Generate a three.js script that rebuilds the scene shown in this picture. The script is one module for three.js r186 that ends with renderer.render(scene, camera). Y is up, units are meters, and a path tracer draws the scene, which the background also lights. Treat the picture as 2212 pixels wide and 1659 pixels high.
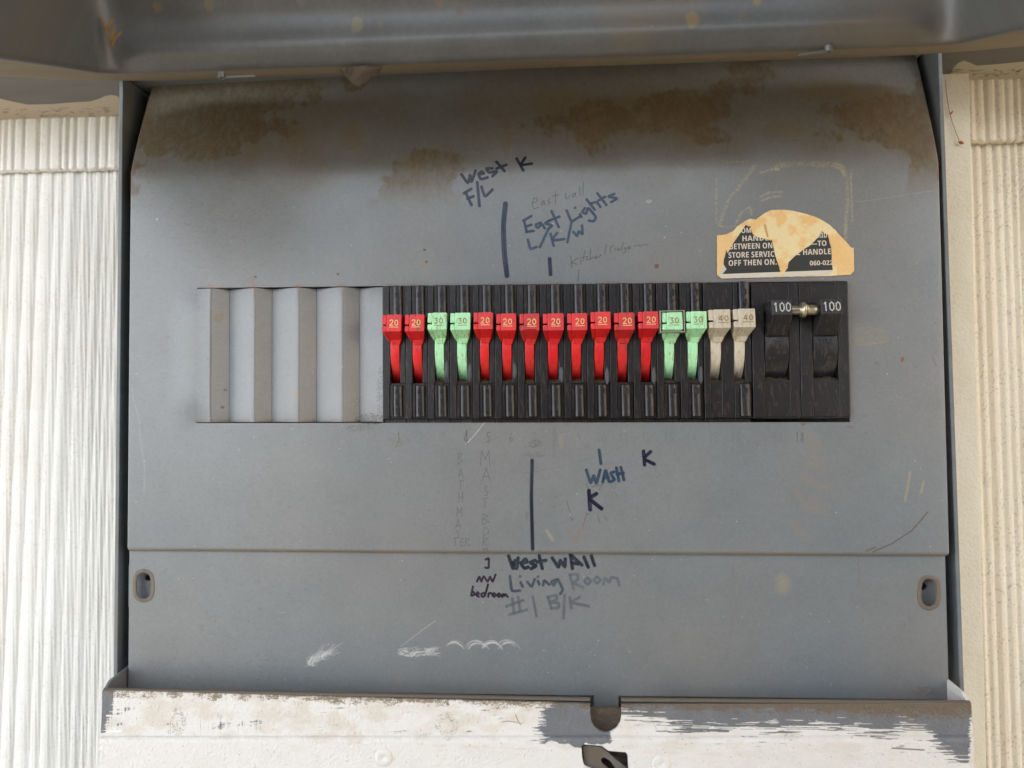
import * as THREE from 'three';
import { mergeGeometries } from 'three/addons/utils/BufferGeometryUtils.js';
import { MarchingCubes } from 'three/addons/objects/MarchingCubes.js';
import { RoundedBoxGeometry } from 'three/addons/geometries/RoundedBoxGeometry.js';

// ---------------------------------------------------------------- camera, sky, sun, exposure
const scene = new THREE.Scene();
const CAM_D = 0.385;
const camera = new THREE.PerspectiveCamera(56.84, 4 / 3, 0.01, 80);
camera.rotation.order = 'YXZ';
camera.position.set(0, 0, CAM_D);
camera.rotation.set(THREE.MathUtils.degToRad(1.8), THREE.MathUtils.degToRad(2.9), THREE.MathUtils.degToRad(-0.45));
camera.updateMatrixWorld(true);
camera.focus = 0.385;
camera.userData.fStop = 5;

const renderer = new THREE.WebGLRenderer({ antialias: true });
renderer.setSize(1024, 768);
renderer.toneMapping = THREE.LinearToneMapping;
renderer.toneMappingExposure = 3.5;
renderer.shadowMap.enabled = true;

{ // hazy blue sky, paler towards the horizon, the same all the way round
  const w = 128, h = 64, d = new Float32Array(w * h * 4);
  for (let j = 0; j < h; j++) {
    const el = ((j + 0.5) / h - 0.5) * Math.PI, t = Math.pow(Math.max(0, Math.sin(el)), 0.6);
    for (let i = 0; i < w; i++) { const k = (j * w + i) * 4; d[k] = 1.0 - 0.46 * t; d[k + 1] = 1.03 - 0.38 * t; d[k + 2] = 1.06 - 0.22 * t; d[k + 3] = 1; }
  }
  const sky = new THREE.DataTexture(d, w, h, THREE.RGBAFormat, THREE.FloatType);
  sky.mapping = THREE.EquirectangularReflectionMapping; sky.magFilter = THREE.LinearFilter; sky.needsUpdate = true;
  scene.background = sky; scene.environment = sky;
  scene.backgroundIntensity = 1.35; scene.environmentIntensity = 1.35;
}
const sun = new THREE.DirectionalLight(new THREE.Color(1.0, 0.94, 0.85), 4.2);   // high on the left: the added eave keeps it off the wall, the ground in front is sunlit
{
  const az = THREE.MathUtils.degToRad(-75), el = THREE.MathUtils.degToRad(50);
  sun.position.set(Math.sin(az) * Math.cos(el), Math.sin(el), Math.cos(az) * Math.cos(el)).multiplyScalar(6);
  sun.castShadow = true; sun.shadow.radius = 2; sun.shadow.mapSize.set(2048, 2048);
  Object.assign(sun.shadow.camera, { left: -4, right: 4, top: 4, bottom: -4, near: 0.1, far: 16 });
  scene.add(sun); scene.add(sun.target);
}

// ---------------------------------------------------------------- helpers
let seed = 7;
const rnd = () => { seed = (seed * 1664525 + 1013904223) >>> 0; return seed / 4294967296; };
const rr = (a, b) => a + (b - a) * rnd();
const lerp = (a, b, t) => a + (b - a) * t;
const sm = (a, b, x) => { const t = Math.min(1, Math.max(0, (x - a) / (b - a))); return t * t * (3 - 2 * t); };
function hash2(x, y, s = 0) { let h = Math.imul(x, 374761393) + Math.imul(y, 668265263) + Math.imul(s, 2147483647 ^ 974711); h = Math.imul(h ^ (h >>> 13), 1274126177); return ((h ^ (h >>> 16)) >>> 0) / 4294967296; }
function vnoise(x, y, s = 0) {
  const xi = Math.floor(x), yi = Math.floor(y), fx = x - xi, fy = y - yi, u = fx * fx * (3 - 2 * fx), v = fy * fy * (3 - 2 * fy);
  return lerp(lerp(hash2(xi, yi, s), hash2(xi + 1, yi, s), u), lerp(hash2(xi, yi + 1, s), hash2(xi + 1, yi + 1, s), u), v);
}
const fbm = (x, y, s = 0, o = 4) => { let a = 0, w = 0.5, t = 0; for (let i = 0; i < o; i++) { a += w * vnoise(x, y, s + i); t += w; w *= 0.5; x *= 2.03; y *= 2.03; } return a / t; };

// a point of the photograph (u, v on its 2212 x 1659 grid) on the plane z
const FPX = 1659 / 2 / Math.tan(THREE.MathUtils.degToRad(56.84 / 2));
function P(u, v, z = 0) {
  const d = new THREE.Vector3((u - 1106) / FPX, -(v - 829.5) / FPX, -1).applyQuaternion(camera.quaternion);
  return camera.position.clone().addScaledVector(d, (z - camera.position.z) / d.z);
}
const PX = 0.0002513;

function grid(nu, nv, f) {      // f(i/nu, j/nv) -> [x,y,z,(u,v)]
  const p = [], t = [], ix = [];
  for (let j = 0; j <= nv; j++) for (let i = 0; i <= nu; i++) { const q = f(i / nu, j / nv); p.push(q[0], q[1], q[2]); t.push(q[3] ?? i / nu, q[4] ?? j / nv); }
  for (let j = 0; j < nv; j++) for (let i = 0; i < nu; i++) { const a = j * (nu + 1) + i, b = a + 1, c = a + nu + 1, e = c + 1; ix.push(a, b, c, b, e, c); }
  const g = new THREE.BufferGeometry();
  g.setAttribute('position', new THREE.Float32BufferAttribute(p, 3));
  g.setAttribute('uv', new THREE.Float32BufferAttribute(t, 2));
  g.setIndex(ix); g.computeVertexNormals();
  return g;
}
const bx = (x0, x1, y0, y1, z0, z1, r = 0) => {
  const g = r > 0 ? new RoundedBoxGeometry(x1 - x0, y1 - y0, z1 - z0, 1, r) : new THREE.BoxGeometry(x1 - x0, y1 - y0, z1 - z0);
  g.translate((x0 + x1) / 2, (y0 + y1) / 2, (z0 + z1) / 2); return g;
};
const clean = (g) => { const h = g.index ? g.toNonIndexed() : g.clone(); for (const k of Object.keys(h.attributes)) if (!['position', 'normal', 'uv'].includes(k)) h.deleteAttribute(k); return h; };
const merge = (gs) => gs.length === 1 ? gs[0] : mergeGeometries(gs.map(clean));
function planar(g, x0, y0, w, h) { const p = g.attributes.position, uv = new Float32Array(p.count * 2); for (let i = 0; i < p.count; i++) { uv[2 * i] = (p.getX(i) - x0) / w; uv[2 * i + 1] = (p.getY(i) - y0) / h; } g.setAttribute('uv', new THREE.BufferAttribute(uv, 2)); return g; }
function extrude(pts, depth, bevel = 0, holes = [], seg = 2) {
  const s = new THREE.Shape(pts.map((p) => new THREE.Vector2(p[0], p[1])));
  for (const h of holes) s.holes.push(new THREE.Path(h.map((p) => new THREE.Vector2(p[0], p[1]))));
  return new THREE.ExtrudeGeometry(s, { depth, bevelEnabled: bevel > 0, bevelSize: bevel, bevelThickness: bevel, bevelOffset: -bevel, bevelSegments: seg, curveSegments: 12 });
}
function tube(pts, r, seg = 24, rad = 8) { return new THREE.TubeGeometry(new THREE.CatmullRomCurve3(pts.map((p) => new THREE.Vector3(...p))), seg, r, rad); }

const taken = {};
const numbered = (n) => { const k = taken[n] = (taken[n] ?? -1) + 1; return k ? n + '_' + String(k).padStart(3, '0') : n; };
function thing(name, label, category, pos = [0, 0, 0], group) {
  const o = new THREE.Group(); o.name = numbered(name); o.position.set(...pos); o.userData = { label, category };
  if (group) o.userData.group = group; scene.add(o); return o;
}
function part(name, geo, mat, parent, label) {
  const m = new THREE.Mesh(Array.isArray(geo) ? merge(geo) : geo, mat); m.name = name; m.castShadow = m.receiveShadow = true;
  if (label) m.userData.label = label;
  parent.add(m); return m;
}
function canvas(w, h) { const c = document.createElement('canvas'); c.width = w; c.height = h; return c; }
function ctex(c, srgb = true) { const t = new THREE.CanvasTexture(c); if (srgb) t.colorSpace = THREE.SRGBColorSpace; t.anisotropy = 8; t.wrapS = t.wrapT = THREE.RepeatWrapping; return t; }
function noiseTex(n, fn) {      // grey, tiling
  const d = new Uint8Array(n * n * 4);
  for (let y = 0; y < n; y++) for (let x = 0; x < n; x++) { const v = Math.max(0, Math.min(255, fn(x / n, y / n) * 255)), k = (y * n + x) * 4; d[k] = d[k + 1] = d[k + 2] = v; d[k + 3] = 255; }
  const t = new THREE.DataTexture(d, n, n); t.wrapS = t.wrapT = THREE.RepeatWrapping; t.magFilter = THREE.LinearFilter; t.minFilter = THREE.LinearMipmapLinearFilter; t.generateMipmaps = true; t.needsUpdate = true; return t;
}
function tnoise(x, y, f, s) { // tiling value noise
  const X = x * f, Y = y * f, xi = Math.floor(X), yi = Math.floor(Y), fx = X - xi, fy = Y - yi, u = fx * fx * (3 - 2 * fx), v = fy * fy * (3 - 2 * fy), m = (a) => ((a % f) + f) % f;
  return lerp(lerp(hash2(m(xi), m(yi), s), hash2(m(xi + 1), m(yi), s), u), lerp(hash2(m(xi), m(yi + 1), s), hash2(m(xi + 1), m(yi + 1), s), u), v);
}
const fineBump = noiseTex(512, (x, y) => 0.35 * tnoise(x, y, 128, 1) + 0.35 * tnoise(x, y, 64, 2) + 0.3 * tnoise(x, y, 16, 3));
const rollerBump = noiseTex(512, (x, y) => 0.5 * tnoise(x, y, 64, 11) + 0.3 * tnoise(x, y, 120, 12) + 0.2 * tnoise(x, y, 24, 13));
const rep = (t, a, b = a) => { const c = t.clone(); c.repeat.set(a, b); c.needsUpdate = true; return c; };

// single-stroke letters on a 1 x 1 field, y up
const GL = {
  0: [[[.5, 1], [.15, .8], [.1, .5], [.15, .2], [.5, 0], [.85, .2], [.9, .5], [.85, .8], [.5, 1]]],
  1: [[[.3, .8], [.55, 1], [.55, 0]]],
  2: [[[.1, .8], [.3, 1], [.7, 1], [.9, .75], [.75, .5], [.1, 0], [.95, 0]]],
  3: [[[.1, .95], [.85, 1], [.5, .58], [.85, .45], [.85, .15], [.5, 0], [.1, .1]]],
  4: [[[.7, 0], [.7, 1], [.05, .3], [.95, .3]]],
  5: [[[.85, 1], [.2, 1], [.15, .55], [.6, .6], [.85, .3], [.6, 0], [.1, .05]]],
  6: [[[.75, 1], [.3, .7], [.12, .3], [.4, 0], [.8, .2], [.6, .5], [.15, .35]]],
  7: [[[.1, 1], [.9, 1], [.4, 0]]],
  8: [[[.5, .55], [.2, .8], [.5, 1], [.8, .8], [.5, .55], [.15, .25], [.5, 0], [.85, .25], [.5, .55]]],
  9: [[[.85, .6], [.4, .5], [.2, .8], [.5, 1], [.85, .8], [.7, 0]]],
  A: [[[.05, 0], [.5, 1], [.95, 0]], [[.2, .35], [.8, .35]]],
  B: [[[.15, 0], [.2, 1], [.8, .85], [.25, .55], [.9, .3], [.15, 0]]],
  D: [[[.15, 0], [.2, 1], [.75, .85], [.9, .4], [.15, 0]]],
  E: [[[.9, 1], [.15, 1], [.15, 0], [.9, 0]], [[.15, .5], [.7, .5]]],
  F: [[[.9, 1], [.15, 1], [.15, 0]], [[.15, .5], [.75, .5]]],
  H: [[[.1, 1], [.15, 0]], [[.85, 1], [.9, 0]], [[.1, .5], [.9, .5]]],
  M: [[[.05, 0], [.15, 1], [.5, .4], [.85, 1], [.95, 0]]],
  N: [[[.1, 0], [.1, 1], [.9, 0], [.9, 1]]],
  Z: [[[.1, 1], [.9, 1], [.1, 0], [.9, 0]], []].slice(0, 1),
  O: [[[.5, 1], [.12, .8], [.12, .2], [.5, 0], [.88, .2], [.88, .8], [.5, 1]]],
  R: [[[.15, 0], [.2, 1], [.8, .85], [.2, .5], [.9, 0]]],
  S: [[[.85, .9], [.4, 1], [.2, .75], [.8, .35], [.6, 0], [.1, .1]]],
  T: [[[.05, 1], [.95, 1]], [[.5, 1], [.5, 0]]],
};
// raised or painted strokes as thin bars lying in a face whose lower-left corner is the origin (x right, y up, z out)
function strokes(text, h, adv, wid, lw, th) {
  const gs = []; let x = 0;
  for (const ch of text) {
    for (const pl of GL[ch] ?? []) for (let i = 0; i + 1 < pl.length; i++) {
      const [ax, ay] = pl[i], [cx, cy] = pl[i + 1], x0 = x + ax * wid, y0 = ay * h, x1 = x + cx * wid, y1 = cy * h, L = Math.hypot(x1 - x0, y1 - y0);
      const b = new THREE.BoxGeometry(L + lw * 0.7, lw, th); b.rotateZ(Math.atan2(y1 - y0, x1 - x0)); b.translate((x0 + x1) / 2, (y0 + y1) / 2, th / 2 + (i % 2) * 0.00001); gs.push(b);
    }
    x += adv;
  }
  return gs;
}

// ---------------------------------------------------------------- cover artwork: paint, dust, rust, ink and pencil
const CX0 = -0.255, CY1 = 0.215, CW = 0.50, CH = 0.395, TW = 2048, TH = Math.round(TW * CH / CW), KP = TW / CW;
const zAt = (v) => v < 375 ? -0.022 * (375 - v) / 225 : 0;
const D = (u, v) => { const p = P(u, v, zAt(v)); return [(p.x - CX0) * KP, (CY1 - p.y) * KP]; };
const S1 = PX * KP;           // canvas pixels for one photo-grid pixel
const coverCanvas = canvas(TW, TH), roughCanvas = canvas(TW, TH);
{
  const g = coverCanvas.getContext('2d'), im = g.createImageData(TW, TH), d = im.data;
  const rg = roughCanvas.getContext('2d'), rim = rg.createImageData(TW, TH), rd = rim.data;
  const c0 = camera.position, q = camera.quaternion.clone().invert(), vv = new THREE.Vector3();
  for (let j = 0; j < TH; j++) for (let i = 0; i < TW; i++) {
    const x = CX0 + i / KP, y = CY1 - j / KP, k = (j * TW + i) * 4;
    const n1 = fbm(x * 60, y * 60, 3, 4), n2 = vnoise(x * 1100, y * 1100, 9), n3 = fbm(x * 14, y * 14, 21, 2);
    let r = 119 + (n1 - 0.5) * 8 + (n2 - 0.5) * 6, gg = 122 + (n1 - 0.5) * 8 + (n2 - 0.5) * 6, b = 122 + (n1 - 0.5) * 7 + (n2 - 0.5) * 6;
    r += (n3 - 0.5) * 9; b -= (n3 - 0.5) * 7;
    // settled brown grit in patches; the broad dust tone also paints the lid's shade
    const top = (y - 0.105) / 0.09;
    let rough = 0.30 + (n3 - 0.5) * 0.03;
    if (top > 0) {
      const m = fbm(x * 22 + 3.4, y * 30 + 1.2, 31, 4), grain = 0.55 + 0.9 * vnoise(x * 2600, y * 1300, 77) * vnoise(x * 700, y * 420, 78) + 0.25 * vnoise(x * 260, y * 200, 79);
      const dustShade = sm(0.22, 0.60, m + 0.25 * Math.min(1, top)) * sm(0.05, 0.5, top + 0.5 * (fbm(x * 40, y * 60, 83, 3) - 0.5)), patch = sm(0.545, 0.60, m + 0.06 * (vnoise(x * 500, y * 300, 6) - 0.5)) * sm(0.0, 0.25, top);
      const a = Math.min(0.92, (0.34 * dustShade + 0.5 * patch) * grain);
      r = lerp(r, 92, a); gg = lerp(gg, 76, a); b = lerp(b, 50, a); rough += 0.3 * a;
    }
    // chalky scratch marks on the left third
    const sc = fbm(x * 420 + y * 500, y * 1100 - x * 300, 51, 3);
    if (x < -0.13 && sc > 0.66) { const a = Math.min(1, (sc - 0.66) * 9) * 0.16 * sm(-0.11, -0.15, x); r -= 38 * a; gg -= 40 * a; b -= 46 * a; }
    d[k] = r; d[k + 1] = gg; d[k + 2] = b; d[k + 3] = 255;
    rd[k] = rd[k + 1] = rd[k + 2] = rough * 255; rd[k + 3] = 255;
  }
  g.putImageData(im, 0, 0); rg.putImageData(rim, 0, 0);

  const line = (pts, w, col, a = 1, jit = 0) => {
    g.strokeStyle = col; g.globalAlpha = a; g.lineWidth = w * S1; g.lineCap = g.lineJoin = 'round'; g.beginPath();
    pts.forEach((p, i) => { const [x, y] = D(p[0] + (jit ? rr(-jit, jit) : 0), p[1] + (jit ? rr(-jit, jit) : 0)); i ? g.lineTo(x, y) : g.moveTo(x, y); });
    if (pts.length === 1) { const [x, y] = D(...pts[0]); g.lineTo(x + 0.1, y); }
    g.stroke(); g.globalAlpha = 1;
  };
  const blob = (u, v, ru, rv, col, a, n = 14, rough = 0.35) => {
    g.fillStyle = col; g.globalAlpha = a; g.beginPath();
    for (let i = 0; i < n; i++) { const t = i / n * 6.283, k = 1 + rr(-rough, rough), [x, y] = D(u + Math.cos(t) * ru * k, v + Math.sin(t) * rv * k); i ? g.lineTo(x, y) : g.moveTo(x, y); }
    g.closePath(); g.fill(); g.globalAlpha = 1;
  };
  const grit = (u, v, ru, rv, n, col, a, s = 1) => { for (let i = 0; i < n; i++) { const t = rnd() * 6.283, k = Math.sqrt(rnd()); blob(u + Math.cos(t) * ru * k, v + Math.sin(t) * rv * k, s * rr(0.5, 1.5), s * rr(0.5, 1.2), col, a * rr(0.4, 1), 7); } };
  // chain of felt-pen dabs: solid core, uneven ends, dry streaks
  const ink = (pts, w, col, a) => {
    if (pts.length === 1) { line(pts, w, col, a * 0.8); return; }
    // round off the corners, then lay the ink down in overlapping passes of uneven density
    const cv = new THREE.CatmullRomCurve3(pts.map((p) => new THREE.Vector3(p[0], p[1], 0)), false, 'catmullrom', 0.28), n = Math.max(10, Math.round(cv.getLength() / 1.4)), q = cv.getSpacedPoints(n).map((v) => [v.x + rr(-0.12, 0.12), v.y + rr(-0.12, 0.12)]);
    line(q, w, col, a * 0.72); line(q, w * 0.86, col, a * 0.45);
    for (let k = 0; k < 4; k++) { const s0 = Math.floor(rr(0, n * 0.6)), s1 = Math.min(n, s0 + Math.floor(rr(0.25, 0.6) * n) + 2); line(q.slice(s0, s1 + 1), w * rr(0.55, 0.95), col, a * rr(0.2, 0.42)); }
    for (let k = 0; k < 5; k++) { const o = rr(-0.4, 0.4) * w, s0 = Math.floor(rr(0, n * 0.5)); line(q.slice(s0, s0 + Math.floor(rr(0.3, 0.6) * n) + 2).map((p) => [p[0] + o, p[1] + o * 0.25]), w * 0.12, rnd() < 0.4 ? '#7d8286' : col, a * 0.4); }
    for (const e of [q[0], q[n]]) line([e], w * 0.9, col, a * rr(0.15, 0.5));
  };
  const z7 = (p) => [(1780 + p[0] / 2.572) / 1.8517, (560 + p[1] / 2.572) / 1.8517];
  const z8 = (p) => [(1540 + p[0] / 1.940) / 1.8517, (1680 + p[1] / 1.940) / 1.8517];
  const set = (z, list, w, col, a, fn = ink) => { for (const s of list) fn(s.map(z), w, col, a); };
  const pencil = (pts, w, col, a) => { line(pts, w, col, a, 0.35); line(pts, w * 0.6, col, a * 0.6, 0.6); };
  const navy = '#10172f', blue = '#16293f', slate = '#333c47', plum = '#1c1220';

  // stains
  for (let i = 0; i < 420; i++) blob(rr(285, 2040), rr(420, 1490), rr(0.5, 1.6), rr(0.5, 1.4), rnd() < 0.5 ? '#e9e6dc' : '#4a4038', rr(0.25, 0.8), 7);
  for (let i = 0; i < 60; i++) blob(rr(285, 2040), rr(400, 1490), rr(2, 7), rr(1.5, 5), rnd() < 0.6 ? '#6d6558' : '#8f7f6a', rr(0.1, 0.28), 12, 0.5);
  for (let i = 0; i < 70; i++) { const u = rr(300, 560), v = rr(430, 950), L = rr(4, 16), t = rr(-0.9, 0.4); line([[u, v], [u + L * 0.5 + rr(-1, 1), v + L * t * 0.5 + rr(-2, 2)], [u + L, v + L * t]], rr(0.5, 1.2), '#5d554c', rr(0.3, 0.7), 0.5); }
  // brown grit drifts named in the photograph
  for (const [u, v, ru, rv] of [[640, 295, 26, 34], [765, 300, 34, 38], [545, 330, 24, 24], [455, 315, 12, 22], [890, 352, 34, 14], [1095, 300, 10, 46], [1215, 225, 95, 40], [1280, 290, 40, 36], [1370, 250, 120, 62], [1480, 265, 70, 70], [1690, 285, 48, 16], [1880, 240, 60, 46], [1940, 300, 36, 26], [1780, 200, 80, 26]]) {
    for (let i = 0; i < 4; i++) blob(u + rr(-0.2, 0.2) * ru, v + rr(-0.2, 0.2) * rv, ru * rr(0.6, 1), rv * rr(0.6, 1), '#6e5a3a', 0.10, 26, 0.2);
    grit(u, v, ru, rv, Math.round(ru * rv * 0.3), '#7d6642', 0.4, 0.8);
  }
  // rusty rims of the opening and the fold
  for (let u = 430; u < 1840; u += 2.5) { const v = lerp(620, 607, (u - 430) / 1400); if (vnoise(u * 0.045, 3, 8) > 0.42) blob(u, v - rr(0, 4) * vnoise(u * 0.06, 1, 2), 2, rr(0.6, 1.8), '#7d5a46', 0.35, 8); }
  for (let u = 425; u < 760; u += 2) blob(u, 912 - rr(0, 4) * vnoise(u * 0.08, 7, 4), 2, rr(0.6, 1.6), '#745850', 0.35, 8);
  for (const u of [454, 548, 643, 738]) {
    for (let v = 622; v < 908; v += 2) blob(u + 1 + rr(-1, 1), v, rr(0.7, 1.8), 1.6, '#927a70', 0.4, 7);
    for (let k = 0; k < 5; k++) blob(u + rr(-4, 4), 619 + rr(-3, 3), rr(4, 8), rr(3, 6), '#866152', 0.3, 12, 0.3); blob(u + 5, 632, 3, 14, '#866152', 0.35, 12, 0.3);
  }
  blob(437, 622, 12, 2, '#6f5a4e', 0.6); for (const u of [440, 480, 530, 575, 625, 670, 720]) blob(u, 908, rr(14, 22), rr(2, 4), '#6a564c', 0.4, 14, 0.4);
  for (let u = 276; u < 2040; u += 2) { const a = vnoise(u * 0.012, 2, 6); blob(u, lerp(1188, 1196, (u - 276) / 1764) + rr(-1, 5), 3, rr(1.5, 3.5), '#8d6f4c', 0.12 + 0.4 * a * (u < 1100 ? 1 : 0.6), 7); }
  grit(800, 905, 36, 12, 420, '#2c241d', 0.85, 0.9); grit(822, 850, 8, 60, 300, '#3a322a', 0.8, 0.9); grit(775, 925, 30, 8, 140, '#4d4337', 0.7, 0.9); grit(862, 950, 26, 8, 90, '#6d604c', 0.6);
  grit(780, 880, 30, 24, 160, '#4a4038', 0.6, 0.8);
  line([[620, 862], [636, 842], [652, 846], [640, 862], [622, 880]], 5, '#8a7c66', 0.4, 2); blob(640, 854, 12, 8, '#857763', 0.45);
  blob(470, 688, 7, 8, '#7d5f45', 0.5); blob(477, 680, 3, 5, '#7d5f45', 0.5);
  for (const [u, v] of [[481, 842], [477, 880], [552, 598], [730, 592], [917, 540], [921, 566]]) blob(u, v, 3, 2.5, '#3b2f28', 0.9);
  blob(545, 604, 5, 9, '#8c6148', 0.5, 9); blob(915, 572, 12, 8, '#8c7a5a', 0.3);
  blob(1418, 575, 6, 5, '#6a3f28', 0.8, 9, 0.5); blob(1400, 435, 8, 4, '#a6a18c', 0.7, 9, 0.3);
  blob(2027, 366, 3, 20, '#6e3b2c', 0.9, 12, 0.4); blob(2025, 345, 4, 8, '#7b4a36', 0.8);
  line([[1850, 436], [1900, 430], [1960, 420], [2015, 412]], 1.4, '#9a978c', 0.6, 0.5);
  // pieces of rust below and beside the main breaker
  blob(1736, 916, 6, 2.5, '#76584a', 0.8); blob(1836, 922, 7, 3, '#7d6052', 0.7); for (let v = 625; v < 900; v += 3) blob(1838 + rr(0, 4), v, 2, 2.5, '#8a6a52', 0.22, 7);
  grit(1880, 728, 40, 18, 420, '#a39253', 0.55, 0.8); for (const t of [0, 1]) line([[1845, 712 + t * 32], [1880, 708 + t * 36], [1918, 716 + t * 22]], 3, '#a39253', 0.35, 2);
  blob(1842, 735, 4, 4, '#86735a', 0.5); blob(1949, 777, 5, 6, '#7a4c38', 0.8, 6); blob(1895, 784, 4, 4, '#7a5a4a', 0.5); line([[2015, 770], [2022, 790]], 2, '#7a5a4a', 0.7);
  // dried smears right of the main breaker's column
  for (const s of [[[1742, 935], [1768, 965], [1752, 960]], [[1745, 1000], [1775, 1010], [1758, 985]], [[1735, 1030], [1782, 1055], [1790, 1045]], [[1722, 1065], [1745, 1098], [1780, 1105], [1760, 1078]], [[1712, 1130], [1740, 1160]]]) { line(s, 20, '#837c73', 0.22, 2); line(s, 14, '#837c73', 0.2, 2); line(s, 7, '#837c73', 0.16, 2); }
  for (const s of [[[1966, 1020], [1961, 1050], [1955, 1082]], [[1996, 1040], [1990, 1064]]]) { line(s, 5, '#a09377', 0.6, 0.8); }
  line([[2005, 1105], [1970, 1145], [1925, 1175], [1886, 1192]], 2.4, '#544438', 0.8, 0.9); line([[1872, 1190], [1890, 1183]], 4, '#63503f', 0.7);
  line([[1862, 1208], [1862, 1240], [1865, 1272]], 2.2, '#77685a', 0.65, 0.4);
  for (let k = 0; k < 6; k++) blob(1695 + rr(-5, 5), 1266 + rr(-6, 6), rr(10, 20), rr(12, 24), '#9d8a70', 0.1, 16, 0.35); grit(1695, 1268, 22, 27, 240, '#a3917a', 0.45, 0.7); grit(1640, 1350, 22, 16, 60, '#9c8a74', 0.4); grit(1740, 1430, 30, 9, 120, '#5d5245', 0.5, 0.8);
  line([[1575, 1430], [1585, 1350], [1595, 1310]], 1.2, '#7a6a58', 0.5, 0.6);
  blob(365, 1388, 3, 0.8, '#6a5144', 0.7); grit(2010, 1500, 30, 10, 140, '#72493a', 0.8, 0.9); blob(320, 1262, 0, 0, '#fff', 0);
  // water tracks on the left
  line([[538 / 1, 838], [546, 870], [566, 900], [574, 960], [590, 1010], [588, 1060]].map(([u, v]) => [u * 0.53 + 0, v]), 3, '#9a9a96', 0.3, 1);
  grit(733, 1108, 14, 7, 60, '#6a5a48', 0.6, 0.8);

  // felt-pen notes above the breakers
  set(z7, [[[170, 355], [235, 440], [258, 360], [272, 430], [315, 320]], [[345, 352], [400, 345], [380, 328], [348, 348], [368, 402], [438, 385]], [[488, 298], [428, 302], [455, 335], [532, 328], [488, 372]], [[530, 232], [612, 322]], [[530, 300], [632, 264]], [[738, 202], [805, 316]], [[826, 192], [786, 262], [892, 252]]], 6.2, '#0e1024', 1);
  set(z7, [[[212, 540], [272, 668]], [[196, 548], [270, 504]], [[232, 602], [292, 580]], [[332, 436], [355, 678]], [[376, 482], [412, 578], [488, 512]]], 6.4, navy, 0.92);
  set(z7, [[[622, 656], [602, 880], [610, 1150], [638, 1395]]], 11, navy, 0.98);
  set(z7, [[[814, 830], [840, 945]], [[806, 830], [888, 782]], [[830, 892], [888, 872]], [[836, 945], [912, 935]], [[985, 850], [932, 872], [952, 904], [1000, 868], [1025, 908]], [[1080, 828], [1032, 856], [1100, 880], [1062, 914]], [[1096, 732], [1170, 896]], [[1062, 832], [1176, 788]], [[1252, 726], [1302, 834], [1378, 792]], [[1390, 764], [1402, 790]], [[1338, 697]], [[1440, 702], [1412, 740], [1450, 758], [1476, 702], [1550, 790], [1530, 834], [1482, 830]], [[1457, 612], [1540, 716]], [[1502, 652], [1560, 640], [1598, 688]], [[1567, 548], [1660, 668]], [[1580, 622], [1648, 584]], [[1740, 556], [1682, 582], [1768, 602], [1710, 638]]], 5.6, blue, 0.88);
  set(z7, [[[852, 1026], [880, 1118], [942, 1100]], [[1064, 916], [976, 1102]], [[1086, 966], [1118, 1086]], [[1154, 956], [1102, 1030], [1228, 1020]], [[1300, 852], [1260, 1052]], [[1322, 946], [1360, 988], [1376, 940], [1414, 968], [1410, 880]]], 5.8, '#1f3850', 0.9);
  set(z7, [[[1076, 1222], [1086, 1382]]], 8.5, navy, 0.95);
  // pencil above the breakers
  set(z7, [[[898, 655], [950, 628], [944, 596], [914, 602], [894, 658], [914, 710], [966, 690]], [[1015, 620], [985, 650], [1000, 670], [1020, 625], [1025, 665]], [[1080, 600], [1055, 620], [1085, 640], [1060, 660]], [[1135, 520], [1135, 660]], [[1100, 580], [1175, 560]], [[1240, 545], [1245, 605], [1275, 590], [1285, 570]], [[1340, 545], [1305, 565], [1320, 590], [1345, 550], [1350, 585]], [[1385, 480], [1390, 570]], [[1425, 430], [1418, 560]],
    [[1290, 1190], [1305, 1320]], [[1370, 1210], [1300, 1265], [1365, 1280]], [[1390, 1220], [1395, 1280]], [[1440, 1140], [1415, 1250]], [[1400, 1210], [1460, 1200]], [[1470, 1200], [1450, 1235], [1480, 1230]], [[1500, 1120], [1490, 1235], [1520, 1200], [1535, 1220]], [[1545, 1205], [1560, 1190], [1545, 1220], [1580, 1200]], [[1585, 1210], [1600, 1180], [1615, 1190]], [[1665, 1080], [1640, 1170]], [[1705, 1100], [1700, 1160]], [[1700, 1100], [1740, 1085]], [[1750, 1110], [1750, 1140]], [[1770, 1110], [1775, 1135]], [[1800, 1110], [1780, 1130], [1815, 1130], [1835, 1055]], [[1850, 1100], [1840, 1120], [1865, 1110], [1850, 1160], [1825, 1165]], [[1875, 1110], [1905, 1090], [1880, 1125], [1915, 1110]], [[1945, 1095], [1990, 1080], [2010, 1090], [2040, 1075], [2085, 1080]], [[1380, 1335], [1365, 1460]]], 1.2, '#3c3a36', 0.75, pencil);
  // felt-pen notes below
  set(z8, [[[1142, 315], [1136, 600], [1146, 1000]]], 7.8, '#1c212e', 0.95);
  set(z8, [[[2006, 242], [2014, 348]], [[2060, 246], [2012, 300], [2088, 342]]], 7.4, '#0f1128', 1);
  set(z8, [[[1582, 548], [1592, 696]], [[1640, 572], [1590, 612], [1680, 688]]], 8.4, '#0f1126', 1);
  set(z8, [[[1662, 234], [1676, 338]], [[1562, 388], [1596, 486], [1620, 432], [1640, 490], [1670, 388]], [[1690, 482], [1712, 392], [1738, 478]], [[1698, 450], [1732, 446]], [[1778, 402], [1752, 412], [1766, 440], [1780, 462], [1754, 478]], [[1796, 372], [1815, 472]], [[1830, 368], [1854, 464]], [[1800, 420], [1850, 412]]], 6.6, '#1f3448', 0.88);
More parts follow.
